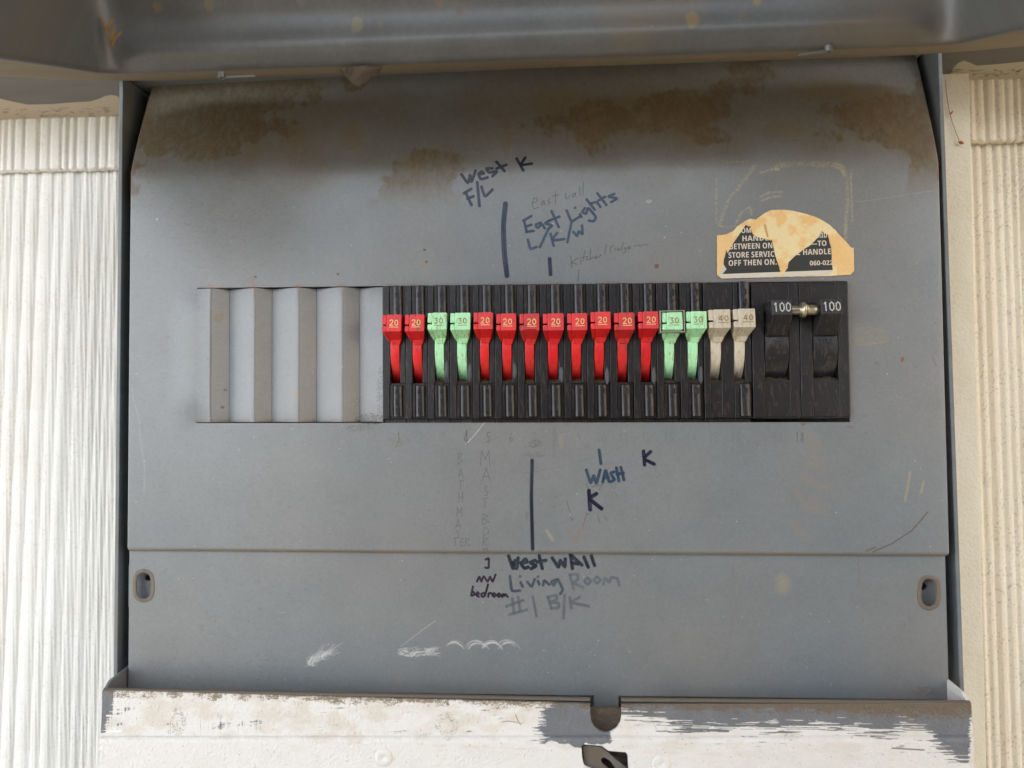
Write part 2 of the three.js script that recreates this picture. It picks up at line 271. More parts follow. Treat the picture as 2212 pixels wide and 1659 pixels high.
  set(z8, [[[957, 1070], [990, 1166], [1006, 1104]], [[988, 1120], [1018, 1166], [1030, 1084]], [[1052, 1122], [1100, 1116], [1086, 1092], [1056, 1130], [1080, 1164], [1108, 1156]], [[1164, 1102], [1126, 1120], [1170, 1146], [1132, 1168]], [[1196, 1068], [1220, 1166]], [[1180, 1116], [1248, 1102]], [[1298, 1084], [1346, 1154], [1360, 1104], [1396, 1152], [1400, 1092]], [[1442, 1060], [1456, 1166]], [[1442, 1060], [1530, 1138]], [[1452, 1122], [1500, 1130]], [[1547, 1078], [1580, 1156]], [[1606, 1070], [1630, 1142]]], 7.6, '#1c222a', 0.92);
  set(z8, [[[966, 1228], [982, 1338], [1044, 1340]], [[1050, 1276], [1066, 1308]], [[1046, 1228]], [[1102, 1272], [1136, 1308], [1160, 1252]], [[1186, 1266], [1196, 1290]], [[1186, 1232]], [[1226, 1298], [1236, 1262], [1274, 1292]], [[1340, 1252], [1292, 1270], [1310, 1298], [1340, 1252], [1380, 1330], [1362, 1364]]], 6.4, slate, 0.66);
  set(z8, [[[1436, 1218], [1466, 1328]], [[1436, 1216], [1494, 1212], [1500, 1250], [1466, 1280], [1538, 1314]], [[1575, 1240], [1550, 1265], [1575, 1290], [1600, 1265], [1575, 1240]], [[1650, 1232], [1625, 1258], [1650, 1282], [1676, 1256], [1650, 1232]], [[1702, 1288], [1712, 1242], [1746, 1274], [1760, 1238], [1808, 1246], [1824, 1298]]], 6.8, '#4c545c', 0.46);
  set(z8, [[[986, 1402], [996, 1508]], [[1030, 1388], [1046, 1498]], [[938, 1464], [1068, 1416]], [[962, 1528], [1098, 1490]], [[1146, 1390], [1174, 1540]], [[1266, 1392], [1290, 1478]], [[1262, 1392], [1332, 1376], [1330, 1412], [1284, 1432], [1350, 1440], [1344, 1474], [1290, 1480]], [[1394, 1374], [1386, 1556]], [[1436, 1396], [1448, 1476]], [[1512, 1392], [1450, 1432], [1584, 1462]]], 6.6, '#4a5056', 0.5);
  set(z8, [[[776, 1096], [800, 1088], [800, 1158], [772, 1160]], [[708, 1268], [726, 1232], [742, 1268], [760, 1228], [790, 1268], [810, 1232], [830, 1268], [854, 1214]], [[676, 1308], [662, 1378], [690, 1370], [680, 1350]], [[702, 1372], [724, 1366], [712, 1352], [702, 1374], [722, 1388]], [[766, 1358], [742, 1366], [748, 1388], [770, 1378], [794, 1292]], [[796, 1388], [800, 1362], [820, 1360]], [[842, 1360], [828, 1374], [842, 1388], [856, 1374], [842, 1360]], [[880, 1362], [866, 1376], [880, 1389], [894, 1376], [880, 1362]], [[906, 1390], [910, 1366], [922, 1382], [932, 1366], [948, 1390]]], 4.6, plum, 0.95);
  set(z8, [[[1422, 862], [1486, 938], [1510, 862], [1560, 842]]], 11, '#80706a', 0.3); set(z8, [[[1255, 860], [1300, 930]]], 8, '#a2937a', 0.35);
  set(z8, [[[1312, 70], [1310, 280]]], 7, '#6e7072', 0.45); set(z8, [[[1365, 130], [1368, 215]]], 9, '#8d8570', 0.35);
  set(z8, [[[960, 402], [1130, 408], [1430, 350], [1700, 265], [1900, 180], [2030, 90]], [[760, 180], [850, 145], [990, 80]]], 0.7, '#5a554e', 0.4, pencil); set(z8, [[[625, 190], [700, 110], [780, 10]]], 1.1, '#d6d2c6', 0.8, pencil);
  set(z8, [[[1410, 625], [1435, 715]], [[1435, 745], [1450, 780], [1462, 755]], [[1535, 825], [1565, 725], [1585, 735]], [[1650, 745], [1668, 790]], [[1705, 745], [1722, 782]], [[1565, 490], [1575, 540]], [[1605, 520], [1690, 500], [1660, 545]]], 1.2, '#5c463c', 0.7, pencil);
  for (const [u, v] of [[1720, 362], [1776, 582], [1828, 718], [1775, 510]]) { const [a, b] = z8([u, v]); g.globalAlpha = 0.55; g.strokeStyle = '#77604e'; g.lineWidth = 1.4 * S1; const [x, y] = D(a, b); g.beginPath(); g.ellipse(x, y, 5 * S1, 6 * S1, 0, 0, 6.3); g.stroke(); g.globalAlpha = 1; }
  grit(...z8([1170, 185]), 16, 9, 120, '#3c3630', 0.7, 0.7); grit(...z8([1150, 270]), 26, 7, 150, '#4c443a', 0.6, 0.7); grit(...z8([1100, 740]), 4, 10, 40, '#3c3630', 0.6, 0.7); grit(...z8([100, 190]), 12, 8, 60, '#5a4c3a', 0.6, 0.8); grit(...z8([1570, 215]), 5, 6, 26, '#8a5f30', 0.7, 0.8);
  // pencilled circuit numbers and the two columns of letters
  const glyph = (ch, u, v, w, h, lw, a) => { for (const pl of GL[ch] ?? []) if (pl.length) pencil(pl.map(([x, y]) => [u + (x - 0.5) * w, v + (0.5 - y) * h]), lw, '#3f4146', a); };
  const strongs = { 1: 0.6, 4: 0.85, 5: 0.6, 6: 0.4, 18: 0.55 };
  for (let n = 1; n <= 18; n++) { const u = 861 + (n - 1) * 48.6 + (n > 16 ? 40 : 0), a = strongs[n] ?? 0.16; String(n).split('').forEach((c, i, arr) => glyph(c, u + (i - (arr.length - 1) / 2) * 11, 945, 9, n === 4 ? 32 : 21, 1.3, a)); }
  const col1 = [['B', 585, 300, 50, 90], ['A', 588, 412, 40, 72], ['T', 588, 505, 40, 68], ['H', 588, 600, 40, 84], ['M', 578, 715, 44, 72], ['A', 568, 806, 44, 76], ['S', 565, 886, 34, 60], ['T', 545, 948, 36, 60], ['E', 600, 948, 34, 60], ['R', 640, 945, 48, 60], ['M', 778, 296, 80, 116], ['A', 785, 422, 66, 104], ['S', 785, 550, 46, 78], ['T', 775, 646, 50, 76], ['B', 780, 772, 70, 84], ['D', 784, 866, 56, 68], ['R', 780, 946, 58, 68], ['M', 780, 1006, 34, 36]];
  for (const [c, x, y, w, h] of col1) { const [u, v] = z8([x, y]); glyph(c, u, v, w / 3.59, h / 3.59, 1.0, 0.6); }
  // chalk-white scuffs near the bottom
  for (let i = 0; i < 46; i++) { const t = rnd(), u = 656 + t * 40 + rr(-4, 4), v = 1445 - t * 26 + rr(-5, 4); line([[u, v], [u + rr(8, 50) * (0.4 + t * 0.6), v - rr(8, 34)]], rr(0.4, 1.3), '#d6d3cc', rr(0.25, 0.65), 0.8); }
  for (let i = 0; i < 130; i++) { const t = rnd(); blob(662 + t * 44 + rr(-10, 10), 1440 - t * 24 + rr(-10, 8), rr(1, 4), rr(0.5, 2), '#d3d0c8', rr(0.1, 0.4), 8, 0.5); }
  for (let i = 0; i < 34; i++) { const u = rr(852, 940), v = 1414 + rr(-9, 9); line([[u, v], [u + rr(8, 28), v + rr(-4, 4)]], rr(0.6, 2.2), '#dcdad3', rr(0.25, 0.6), 0.8); }
  for (let i = 0; i < 150; i++) { const t = rnd() * 6.28, k = Math.sqrt(rnd()); blob(900 + Math.cos(t) * 46 * k, 1415 + Math.sin(t) * 10 * k, rr(1, 4), rr(0.6, 2), '#d9d7d0', rr(0.1, 0.4), 8, 0.5); }
  for (const u of [970, 1018, 1052, 1086]) for (let i = 0; i < 11; i++) { const o = rr(-5, 5), h = rr(16, 24); line(Array.from({ length: 10 }, (_, k) => { const t = (0.1 + 0.8 * k / 9 + rr(-0.02, 0.02)) * Math.PI; return [u + 12 - Math.cos(t) * 24 + o, 1412 - Math.sin(t) * h + o * 0.4 + (k > 5 ? (k - 5) * 2.2 : 0)]; }).slice(Math.floor(rr(0, 4)), Math.floor(rr(6, 10))), rr(0.4, 1.5), '#d9d7d1', rr(0.2, 0.6), 0.5); }
  line([[862, 1402], [908, 1368], [938, 1346]], 1, '#cfccc2', 0.6, 0.5);
  grit(1250, 1430, 200, 40, 46, '#e6e3da', 0.8, 0.8);
  // dried glue where the sticker's upper half was
  const z6 = (p) => [(2800 + p[0] / 3.191) / 1.8517, (620 + p[1] / 3.191) / 1.8517];
  const glue = (pts, w, n) => { for (let i = 0; i < n; i++) { const t = rnd() * (pts.length - 1), k = Math.min(pts.length - 2, Math.floor(t)), f = t - k, [u, v] = z6([lerp(pts[k][0], pts[k + 1][0], f), lerp(pts[k][1], pts[k + 1][1], f)]); blob(u + rr(-w, w), v + rr(-w, w), rr(0.6, 2.2), rr(0.4, 1.1), '#a39a76', rr(0.2, 0.65), 7); } };
  glue([[930, 150], [1100, 130], [1400, 130], [1700, 130], [1800, 170], [1860, 260]], 5, 620); glue([[1925, 200], [1935, 500], [1945, 850]], 1.2, 260); glue([[1880, 300], [1885, 600], [1860, 850], [1860, 1080]], 3.6, 420);
  glue([[240, 900], [300, 740], [380, 540], [500, 400], [620, 250], [700, 130]], 4, 360); glue([[760, 230], [950, 180], [1000, 190]], 2, 160); glue([[210, 300], [208, 600], [212, 890]], 1, 110); glue([[460, 880], [520, 740], [640, 660], [660, 760]], 2, 130); glue([[770, 530], [880, 480], [1060, 470]], 2, 110); glue([[780, 580], [900, 540], [1030, 520]], 2, 100); glue([[210, 110], [700, 100], [1900, 80]], 1, 60); glue([[240, 900], [300, 915], [460, 910]], 2, 60);
}
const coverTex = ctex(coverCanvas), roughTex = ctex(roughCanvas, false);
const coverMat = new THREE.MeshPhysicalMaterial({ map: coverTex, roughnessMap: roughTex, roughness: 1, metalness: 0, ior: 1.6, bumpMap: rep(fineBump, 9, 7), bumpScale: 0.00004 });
const coverUV = (g) => planar(g, CX0, CY1 - CH, CW, CH);

// plain painted-steel material with drifting tones for the box and the lid
function steelTex(base, spots, seedN, brown = 0.0) {
  const n = 1024, c = canvas(n, n), g = c.getContext('2d'), im = g.createImageData(n, n);
  for (let j = 0; j < n; j++) for (let i = 0; i < n; i++) { const a = fbm(i / 40, j / 40, seedN, 4) - 0.5, b = fbm(i / 3, j / 3, seedN + 5, 2) - 0.5, w = brown * sm(0.45, 0.7, fbm(i / 120, j / 90, seedN + 9, 4)), k = (j * n + i) * 4; im.data[k] = lerp(base[0] + a * 16 + b * 10, 110, w); im.data[k + 1] = lerp(base[1] + a * 16 + b * 10, 94, w); im.data[k + 2] = lerp(base[2] + a * 15 + b * 10, 70, w); im.data[k + 3] = 255; }
  g.putImageData(im, 0, 0); if (spots) spots(g, n); return ctex(c);
}
const boxMat = new THREE.MeshStandardMaterial({ map: steelTex([112, 117, 119], null, 41, 0.25), roughness: 0.42, bumpMap: rep(fineBump, 6), bumpScale: 0.00004 });

function paintPlain(base, seedN) {
  const c = canvas(512, 512), g = c.getContext('2d'), im = g.createImageData(512, 512);
  for (let j = 0; j < 512; j++) for (let i = 0; i < 512; i++) { const a = fbm(i / 30, j / 30, seedN, 4) - 0.5, k = (j * 512 + i) * 4; im.data[k] = base[0] + a * 36; im.data[k + 1] = base[1] + a * 34; im.data[k + 2] = base[2] + a * 30; im.data[k + 3] = 255; }
  g.putImageData(im, 0, 0); return ctex(c);
}
// ---------------------------------------------------------------- ground in front (outside the frame; the place's bounce light)
{
  const c = canvas(512, 512), g = c.getContext('2d'), im = g.createImageData(512, 512);
  for (let j = 0; j < 512; j++) for (let i = 0; i < 512; i++) { const a = fbm(i / 30, j / 30, 61, 4) - 0.5, k = (j * 512 + i) * 4; im.data[k] = 120 + a * 40; im.data[k + 1] = 115 + a * 38; im.data[k + 2] = 106 + a * 34; im.data[k + 3] = 255; }
  g.putImageData(im, 0, 0);
  const t = ctex(c); t.repeat.set(12, 12);
  const m = new THREE.Mesh(new THREE.PlaneGeometry(24, 24).rotateX(-Math.PI / 2), new THREE.MeshStandardMaterial({ map: t, roughness: 0.9 }));
  m.name = 'ground'; m.position.set(0, -1.42, 11.9); m.receiveShadow = true; m.userData = { kind: 'structure', label: 'grey concrete ground in front of the house wall', category: 'ground' }; scene.add(m);
}

{  // unseen wall added on the right to bounce warm light to the panel
  const t = paintPlain([208, 186, 154], 63), m = new THREE.Mesh(new THREE.BoxGeometry(0.12, 2.7, 1.58), new THREE.MeshStandardMaterial({ map: t, roughness: 0.9 }));
  m.name = 'added_bounce_wall'; m.position.set(1.95, -0.07, 0.78); m.castShadow = m.receiveShadow = true; m.userData = { label: 'unseen tan wall added at a right angle to the siding to bounce warm light', category: 'wall' }; scene.add(m);
}

// ---------------------------------------------------------------- the house wall: grooved siding boards and a smooth trim board
const ZW = -0.060;
function paintTex(base, specks, seedN, speckCol) {
  const n = 1024, c = canvas(n, n), g = c.getContext('2d'), im = g.createImageData(n, n);
  for (let j = 0; j < n; j++) for (let i = 0; i < n; i++) {
    const a = fbm(i / 60, j / 120, seedN, 4) - 0.5, s = fbm(i / 3.2, j / 5, seedN + 3, 2), k = (j * n + i) * 4; let r = base[0] + a * 10, gg = base[1] + a * 12, b = base[2] + a * 18;
    const m = specks * sm(0.66, 0.82, s + 0.25 * (fbm(i / 50, j / 70, seedN + 8, 3) - 0.5)); r = lerp(r, speckCol[0], m); gg = lerp(gg, speckCol[1], m); b = lerp(b, speckCol[2], m);
    im.data[k] = r; im.data[k + 1] = gg; im.data[k + 2] = b; im.data[k + 3] = 255;
  }
  g.putImageData(im, 0, 0); return ctex(c);
}
const wallBox = thing('house_wall', 'white painted house wall of vertically grooved siding behind the breaker panel', 'wall');
{
  const texL = paintTex([236, 233, 223], 0.2, 71, [170, 160, 138]), texR = paintTex([238, 228, 206], 0.3, 81, [142, 122, 96]), texT = paintTex([233, 225, 203], 0.12, 91, [150, 132, 104]);
  const matL = new THREE.MeshStandardMaterial({ map: texL, roughness: 0.75, bumpMap: rep(rollerBump, 3), bumpScale: 0.0001 });
  const matR = new THREE.MeshStandardMaterial({ map: texR, roughness: 0.8, bumpMap: rep(rollerBump, 4), bumpScale: 0.00022 });
  const matT = new THREE.MeshStandardMaterial({ map: texT, roughness: 0.7, bumpMap: rep(rollerBump, 3), bumpScale: 0.00025 });
  // grooved board: ridges across x, running down with a lean; the lower butt edge is rounded and rough
  function board(x0, x1, y0, y1, z, grooves, lean, lip, depth, wid) {
    const nc = Math.round((x1 - x0) / 0.00075), ny = 16, ym = lip ? (y0 + 0.34) / 2 : (y1 - 0.30) / 2;
    const prof = (x) => { let h = 0; for (const [gx, gw, gd] of grooves) { const t = Math.abs(x - gx) / (gw * wid); if (t < 1) h = Math.max(h, gd * depth * (1 - t * t) ** 2); } return h; };
    return grid(nc, ny + 6, (a, b) => {
      const j = b * (ny + 6), x = lerp(x0, x1, a);
      let y, zz, rag = lip ? (vnoise(x * 900, 1, 3) - 0.5) * 0.0012 : 0;
      if (j < 6) { const t = j / 6 * Math.PI / 2; y = y0 + rag + lip * (1 - Math.sin(t)) * 0.6; zz = z - lip * Math.cos(t); y = y0 + rag * (1 - t) ; zz = z - lip * (1 - Math.sin(t)); if (lip) y = y0 + rag + lip * 0.35 * (1 - Math.cos(t)); }
      else { y = lerp(y0 + lip * 0.35, y1, (j - 6) / ny); zz = z; }
      const h = prof(x - lean * (y - ym));
      return [x, y, zz - h, x / 0.22, y / 0.22];
    });
  }
  const yTop = 0.52, yBot = -0.56;
  const yl = P(130, 368, ZW).y, yr = P(2160, 305, ZW).y;
  const gl = [14, 44, 77, 99, 126, 137, 154, 164, 185, 201, 219, 236, 252].map((u) => [P(u, 900, ZW).x, rr(0.8, 1.3), rr(0.6, 1.1)]);
  for (let i = 1; i < 72; i++) gl.push([P(8, 900, ZW).x - i * rr(0.0055, 0.0075), rr(0.8, 1.3), rr(0.6, 1)]);
  const gu = [8, 22, 38, 60, 91, 115, 140, 155, 172, 195, 220, 240, 262].map((u) => [P(u, 310, ZW).x, rr(0.8, 1.3), rr(0.6, 1)]);
  for (let i = 1; i < 72; i++) gu.push([P(2, 310, ZW).x - i * rr(0.0055, 0.0075), rr(0.8, 1.3), rr(0.6, 1)]);
  const xl0 = -0.80, xl1 = -0.20;
  const wm = 0.0012;
  part('siding_board', board(xl0, xl1, yl, yTop, ZW + 0.0015, gu, 0.02, 0.004, 0.0018, wm), matL, wallBox, 'upper siding board left of the panel');
  part('siding_board', board(xl0, xl1, yBot, yl + 0.03, ZW - 0.004, gl, 0.035, 0, 0.0020, wm), matL, wallBox, 'lower siding board left of the panel');
  const xr0 = P(2090, 900, ZW).x - 0.006, xr1 = 0.80, gr = [];
  for (let x = xr0; x < xr1; x += rr(0.0042, 0.0066)) gr.push([x, rr(1.3, 1.7), rr(0.8, 1.4)]);
  part('siding_board', board(xr0, xr1, yr, yTop, ZW + 0.0005, gr, -0.004, 0.004, 0.0013, wm), matR, wallBox, 'dirt-specked upper siding board right of the trim');
  part('siding_board', board(xr0, xr1, yBot, yr + 0.03, ZW - 0.005, gr.map((q) => [q[0] + 0.002, q[1], q[2]]), -0.004, 0, 0.0016, wm), matR, wallBox, 'dirt-specked lower siding board right of the trim');
  const tz = ZW + 0.010, a = P(2094, 176, tz), b = P(2131, 1640, tz);
  const tr = extrude([[0.19, yBot], [lerp(a.x, b.x, (yBot - a.y) / (b.y - a.y)), yBot], [lerp(a.x, b.x, (yTop - a.y) / (b.y - a.y)), yTop], [0.19, yTop]], 0.008, 0.0006); tr.translate(0, 0, tz - 0.0086);
  part('trim_board', planar(tr, 0, 0, 0.22, 0.22), matT, wallBox, 'smooth cream trim board beside the panel');
  part('sheathing', bx(-3, 3, -1.42, 1.0, ZW - 0.03, ZW - 0.0075), new THREE.MeshStandardMaterial({ color: 0xcfc6b0, roughness: 0.9 }), wallBox);
  // unseen fence added behind the viewer to block low light from the front
  const fw = [0, 1, 2].map((k) => new THREE.MeshStandardMaterial({ map: steelTex([98 - k * 8, 82 - k * 7, 66 - k * 6], null, 191 + k, 0.2), roughness: 0.9 }));
  const fe = thing('added_fence', 'unseen brown board fence added across from the house wall to block light', 'fence', [0, -1.42, 1.6]), fb = new THREE.BoxGeometry(0.138, 2.1, 0.02);
  for (let k = 0; k < 13; k++) { const m = part('board', fb, fw[k % 3], fe); m.position.set(-0.55 + k * 0.142, 1.06 + 0.01 * (k % 3), 0); }
  part('rail', bx(-0.62, 1.22, 0.3, 0.39, 0.0105, 0.05), fw[1], fe); part('rail', bx(-0.62, 1.22, 1.5, 1.59, 0.0105, 0.05), fw[1], fe);
  // unseen eave added above the wall to block high sky and sun
  const ev = thing('added_eave', 'unseen brown boarded eave added above the panel to block sky light', 'eave', [0, 0.95, ZW]);
  const wood = new THREE.MeshStandardMaterial({ map: steelTex([92, 74, 56], null, 191, 0.2), roughness: 0.85 });
  for (let k = 0; k < 9; k++) part('board', bx(-3, 1.2, 0, 0.02, k * 0.14 + 0.001, k * 0.14 + 0.138), wood, ev);
  part('fascia', bx(-3, 1.2, -0.03, 0.12, 1.262, 1.285), wood, ev);
}

// ---------------------------------------------------------------- the panel box
const box = thing('panel_box', 'grey steel breaker panel box with white painted lower front, fixed to the siding', 'panel box');
const zF = -0.006, zB = -0.0595, xBL = P(258, 850, zF).x, xBR = P(2061, 850, zF).x;           // outer faces of the side walls
const yLip = 0.5 * (P(222, 1490, 0.015).y + P(2085, 1518, 0.015).y);
const hoodL = [P(0, 258, ZW + 0.002), P(258, 250, ZW + 0.002)], hoodR = [P(2036, 173, ZW + 0.002), P(2212, 164, ZW + 0.002)];
const yHL = hoodL[1].y, yHR = hoodR[0].y, yHood = (x) => lerp(yHL, yHR, (x - xBL) / (xBR - xBL));
{
  for (const s of [0, 1]) {
    const x = s ? xBR : xBL, pt = s ? yHR : yHL, w = 0.0016;
    const pA = s ? P(2036, 180, zF) : P(258, 255, zF), pB = s ? P(2082, 1500, zF) : P(246, 1478, zF);   // its front edge as seen
    const g = extrude([[zB, -0.175], [zF, -0.175], [zF, pt - 0.0006], [zB, pt - 0.0006]], w, 0.0003);   // (z, y) profile, thickness along x
    g.rotateY(-Math.PI / 2); // z->x
    const p = g.attributes.position;
    for (let i = 0; i < p.count; i++) { const y = p.getY(i), xx = p.getX(i), zz = p.getZ(i); const lean = lerp(pA.x, pB.x, (y - pA.y) / (pB.y - pA.y)); p.setXYZ(i, lean + (s ? -w : w) * 0.5 + (xx + w / 2), y, zz); }
    p.needsUpdate = true; g.computeVertexNormals();
    part('side_wall', planar(g, 0, 0, 0.2, 0.2), boxMat, box);
  }
  part('back_panel', bx(xBL + 0.004, xBR - 0.004, -0.17, yHL - 0.004, -0.0575, -0.056), boxMat, box);
  // hood over the box: its underside shows left and right of the box, brushed with wall paint where it meets the wall
  const hc = canvas(2048, 512), g = hc.getContext('2d');
  {
    const im = g.createImageData(2048, 512);
    for (let j = 0; j < 512; j++) for (let i = 0; i < 2048; i++) { const a = fbm(i / 60, j / 60, 101, 4) - 0.5, k = (j * 2048 + i) * 4; im.data[k] = 98 + a * 18; im.data[k + 1] = 93 + a * 18; im.data[k + 2] = 87 + a * 17; im.data[k + 3] = 255; }
    g.putImageData(im, 0, 0);
  }
  const HX0 = -0.40, HW = 0.80, zf = 0.006, hoodXY = (x, z) => [(x - HX0) / HW * 2048, (z - zB) / (zf - zB) * 512];   // canvas: y = 0 at the wall
  const paintEdge = (pts, col) => { g.fillStyle = col; g.beginPath(); pts.forEach((q, i) => i ? g.lineTo(...q) : g.moveTo(...q)); g.closePath(); g.fill(); };
  // a photo pixel on the hood's underside (plane y = yHood)
  const H = (u, v, y) => { const d = new THREE.Vector3((u - 1106) / FPX, -(v - 829.5) / FPX, -1).applyQuaternion(camera.quaternion), t = (y - camera.position.y) / d.y, q = camera.position.clone().addScaledVector(d, t); return hoodXY(q.x, q.z); };
  paintEdge([[0, -4], H(-60, 205, yHL), H(0, 213, yHL), H(25, 219, yHL), H(60, 226, yHL), H(110, 225, yHL), H(160, 221, yHL), H(195, 219, yHL), H(215, 213, yHL), H(228, 207, yHL), H(240, 205, yHL), H(252, 207, yHL), H(258, 212, yHL), H(258, 260, yHL)], '#b8a68f');
  paintEdge([H(2043, 180, yHR), H(2043, 171, yHR), H(2052, 162, yHR), H(2060, 146, yHR), H(2070, 136, yHR), H(2082, 131, yHR), H(2092, 134, yHR), H(2110, 142, yHR), H(2150, 139, yHR), H(2212, 133, yHR), H(2300, 125, yHR), [2048, -4]], '#b4ad95');
  for (let i = 0; i < 90; i++) { const r = rnd() < 0.5, q = r ? H(rr(2045, 2205), rr(150, 168), yHR) : H(rr(5, 250), rr(232, 252), yHL); g.fillStyle = '#4d3d2c'; g.globalAlpha = rr(0.2, 0.7); g.beginPath(); g.ellipse(q[0], q[1], rr(1, 5), rr(2, 12), rr(-1, 1), 0, 6.3); g.fill(); }
  g.globalAlpha = 1;
  const ht = ctex(hc), hoodMat = new THREE.MeshStandardMaterial({ map: ht, roughness: 0.5 });
  for (const s of [0, 1]) {
    const x0 = s ? xBR - 0.001 : -0.40, x1 = s ? 0.40 : xBL + 0.001, y = s ? yHR : yHL;
    const gq = bx(x0, x1, y, y + 0.002, zB, zf, 0.0006); const p = gq.attributes.position, uv = gq.attributes.uv;
    for (let i = 0; i < p.count; i++) { uv.setXY(i, (p.getX(i) - HX0) / HW, 1 - (p.getZ(i) - zB) / (zf - zB)); }
    part('hood', gq, hoodMat, box, s ? 'right hood plate with cream paint along the wall' : 'left hood plate with tan paint along the wall');
  }
  const tp = grid(1, 1, (a, b) => [lerp(xBL, xBR, a), lerp(yHL, yHR, a) + 0.001, lerp(zB, -0.002, b)]);
  part('top_plate', tp, boxMat, box);
  // lower front: grey strip with a finger notch, brushed and rolled over with white paint
  const zl = 0.0150, Lp = (u, v) => { const p = P(u, v, zl); return [p.x, p.y]; };
  const LX0 = P(205, 1500, zl).x, LX1 = P(2115, 1500, zl).x, LY1 = P(222, 1480, zl).y, LW = LX1 - LX0, LH = 0.075;
  const lc = canvas(2048, 304), q = lc.getContext('2d'), KL = 2048 / LW, LD = (u, v) => { const p = P(u, v, zl); return [(p.x - LX0) * KL, (LY1 - p.y) * KL]; };
  {
    const im = q.createImageData(2048, 304), edgeP = [[1345, 6], [1400, 14], [1450, 26], [1482, 36], [1560, 38], [1700, 36], [1790, 31], [1860, 30], [1935, 36], [1970, 26], [2000, 30], [2022, 48], [2045, 78], [2062, 86], [2082, 84], [2088, 50], [2096, 12]];
    const edge = (u) => { for (let i = 0; i + 1 < edgeP.length; i++) if (u < edgeP[i + 1][0]) return lerp(edgeP[i][1], edgeP[i + 1][1], (u - edgeP[i][0]) / (edgeP[i + 1][0] - edgeP[i][0])); return 0; };
    for (let j = 0; j < 304; j++) for (let i = 0; i < 2048; i++) {
      const u = 205 + i / 2048 * 1910, v = 1480 + j / (KL * PX * 0.961), p = v - (1491 + (u - 222) * 0.015), k = (j * 2048 + i) * 4;
      const sv = fbm(u / 2.2, v / 46, 113, 2), sh = fbm(u / 44 + v / 60, v / 1.7, 117, 2), f = fbm(u / 26, v / 20, 119, 3), fine = vnoise(u * 1.3, v * 1.3, 123);
      let T = 0.86 + 0.5 * (f - 0.5);
      if (p < 92) {
        T += (u < 650 ? 0.75 : 0.2) * (sv - 0.5) + (u > 640 ? 0.55 : 0.1) * (sh - 0.5);
        T -= 1.3 * sm(258, 236, u + p * 0.26 + (sh - 0.5) * 22 + (sv - 0.5) * 10);                                  // bare left end
        T -= 1.3 * sm(1182, 1206, u + (sh - 0.5) * 60 - Math.abs(p - 55) * 0.5) * sm(1352, 1336, u) * sm(88, 76, p + (f - 0.5) * 30 - (u > 1290 ? -12 : 0));   // bare round the notch
        if (u > 1345) T -= 1.25 * sm(8, -6, p - edge(u) + (sh - 0.5) * 62 + (f - 0.5) * 14);                          // bare along the right
        T -= 0.3 * sm(0.68, 0.8, fbm(u / 34 + v / 12, v / 10, 127, 3)) * (p < 80 ? 1 : 0);                           // scraped places
      }
      const w = sm(0.26, 0.62, T), gr = 110 + (f - 0.5) * 14 + (fine - 0.5) * 14;
      let r = lerp(gr, 222 + (fine - 0.5) * 8, w), gg = lerp(gr + 2, 219 + (fine - 0.5) * 8, w), b = lerp(gr + 4, 212 + (fine - 0.5) * 8, w);
      const g1 = fbm(u / 42, v / 22, 129, 4), grime = p < 94 ? w * (u < 1250 ? 0.36 : 0.2) * sm(0.36, 0.74, g1) * (0.55 + 0.7 * fine) : 0.10 * sm(0.5, 0.7, g1) * fine;
      r = lerp(r, 190, grime); gg = lerp(gg, 172, grime); b = lerp(b, 148, grime);
      const hemD = p < 16 ? sm(0.40, 0.70, 0.35 * vnoise(u / 1.4, v / 1.2, 133) + 0.3 * vnoise(u / 6, v / 3, 135) + 0.35 * vnoise(u / 30, v / 9, 134) - (p - 6) * 0.02) * 0.75 : 0; r = lerp(r, 104, hemD); gg = lerp(gg, 86, hemD); b = lerp(b, 66, hemD);
      im.data[k] = r; im.data[k + 1] = gg; im.data[k + 2] = b; im.data[k + 3] = 255;
    }
    q.putImageData(im, 0, 0);
    const poly = (pts, col, a = 1) => { q.fillStyle = col; q.globalAlpha = a; q.beginPath(); pts.forEach((p, i) => { const [x, y] = LD(...p); i ? q.lineTo(x, y) : q.moveTo(x, y); }); q.closePath(); q.fill(); q.globalAlpha = 1; };
    const ln = (pts, w, col, a) => { q.strokeStyle = col; q.globalAlpha = a; q.lineWidth = w * PX * KL; q.lineCap = 'round'; q.beginPath(); pts.forEach((p, i) => { const [x, y] = LD(...p); i ? q.lineTo(x, y) : q.moveTo(x, y); }); q.stroke(); q.globalAlpha = 1; };
    for (let i = 0; i < 140; i++) { const u = rr(230, 2090), v = rr(1505, 1655); poly(Array.from({ length: 6 }, (_, k) => [u + Math.cos(k) * rr(0.5, 1.6), v + Math.sin(k) * rr(0.5, 1.6)]), rnd() < 0.7 ? '#544839' : '#e8e6e0', rr(0.3, 0.8)); }
    for (const [cu, cv, ru, rv, n] of [[965, 1567, 22, 26, 150], [385, 1558, 15, 28, 150], [1706, 1577, 26, 16, 60]]) for (let i = 0; i < n; i++) { const t = rnd() * 6.28, u = cu + Math.cos(t) * ru * rr(0.5, 1.15), v = cv + Math.sin(t) * rv * rr(0.5, 1.15); poly(Array.from({ length: 6 }, (_, k) => [u + Math.cos(k) * rr(0.6, 2.6), v + Math.sin(k) * rr(0.6, 1.8)]), rnd() < 0.6 ? '#8d8272' : '#6f6656', rr(0.1, 0.45)); }
    ln([[1084, 1559], [1098, 1557], [1118, 1560]], 1.6, '#6f5d45', 0.6); ln([[1114, 1544], [1119, 1556], [1125, 1565]], 1.8, '#8a6a3c', 0.75);
    ln([[1922, 1611], [1990, 1615]], 2.5, '#5d4a44', 0.8); ln([[232, 1580], [262, 1579]], 3, '#f3f0e8', 1);
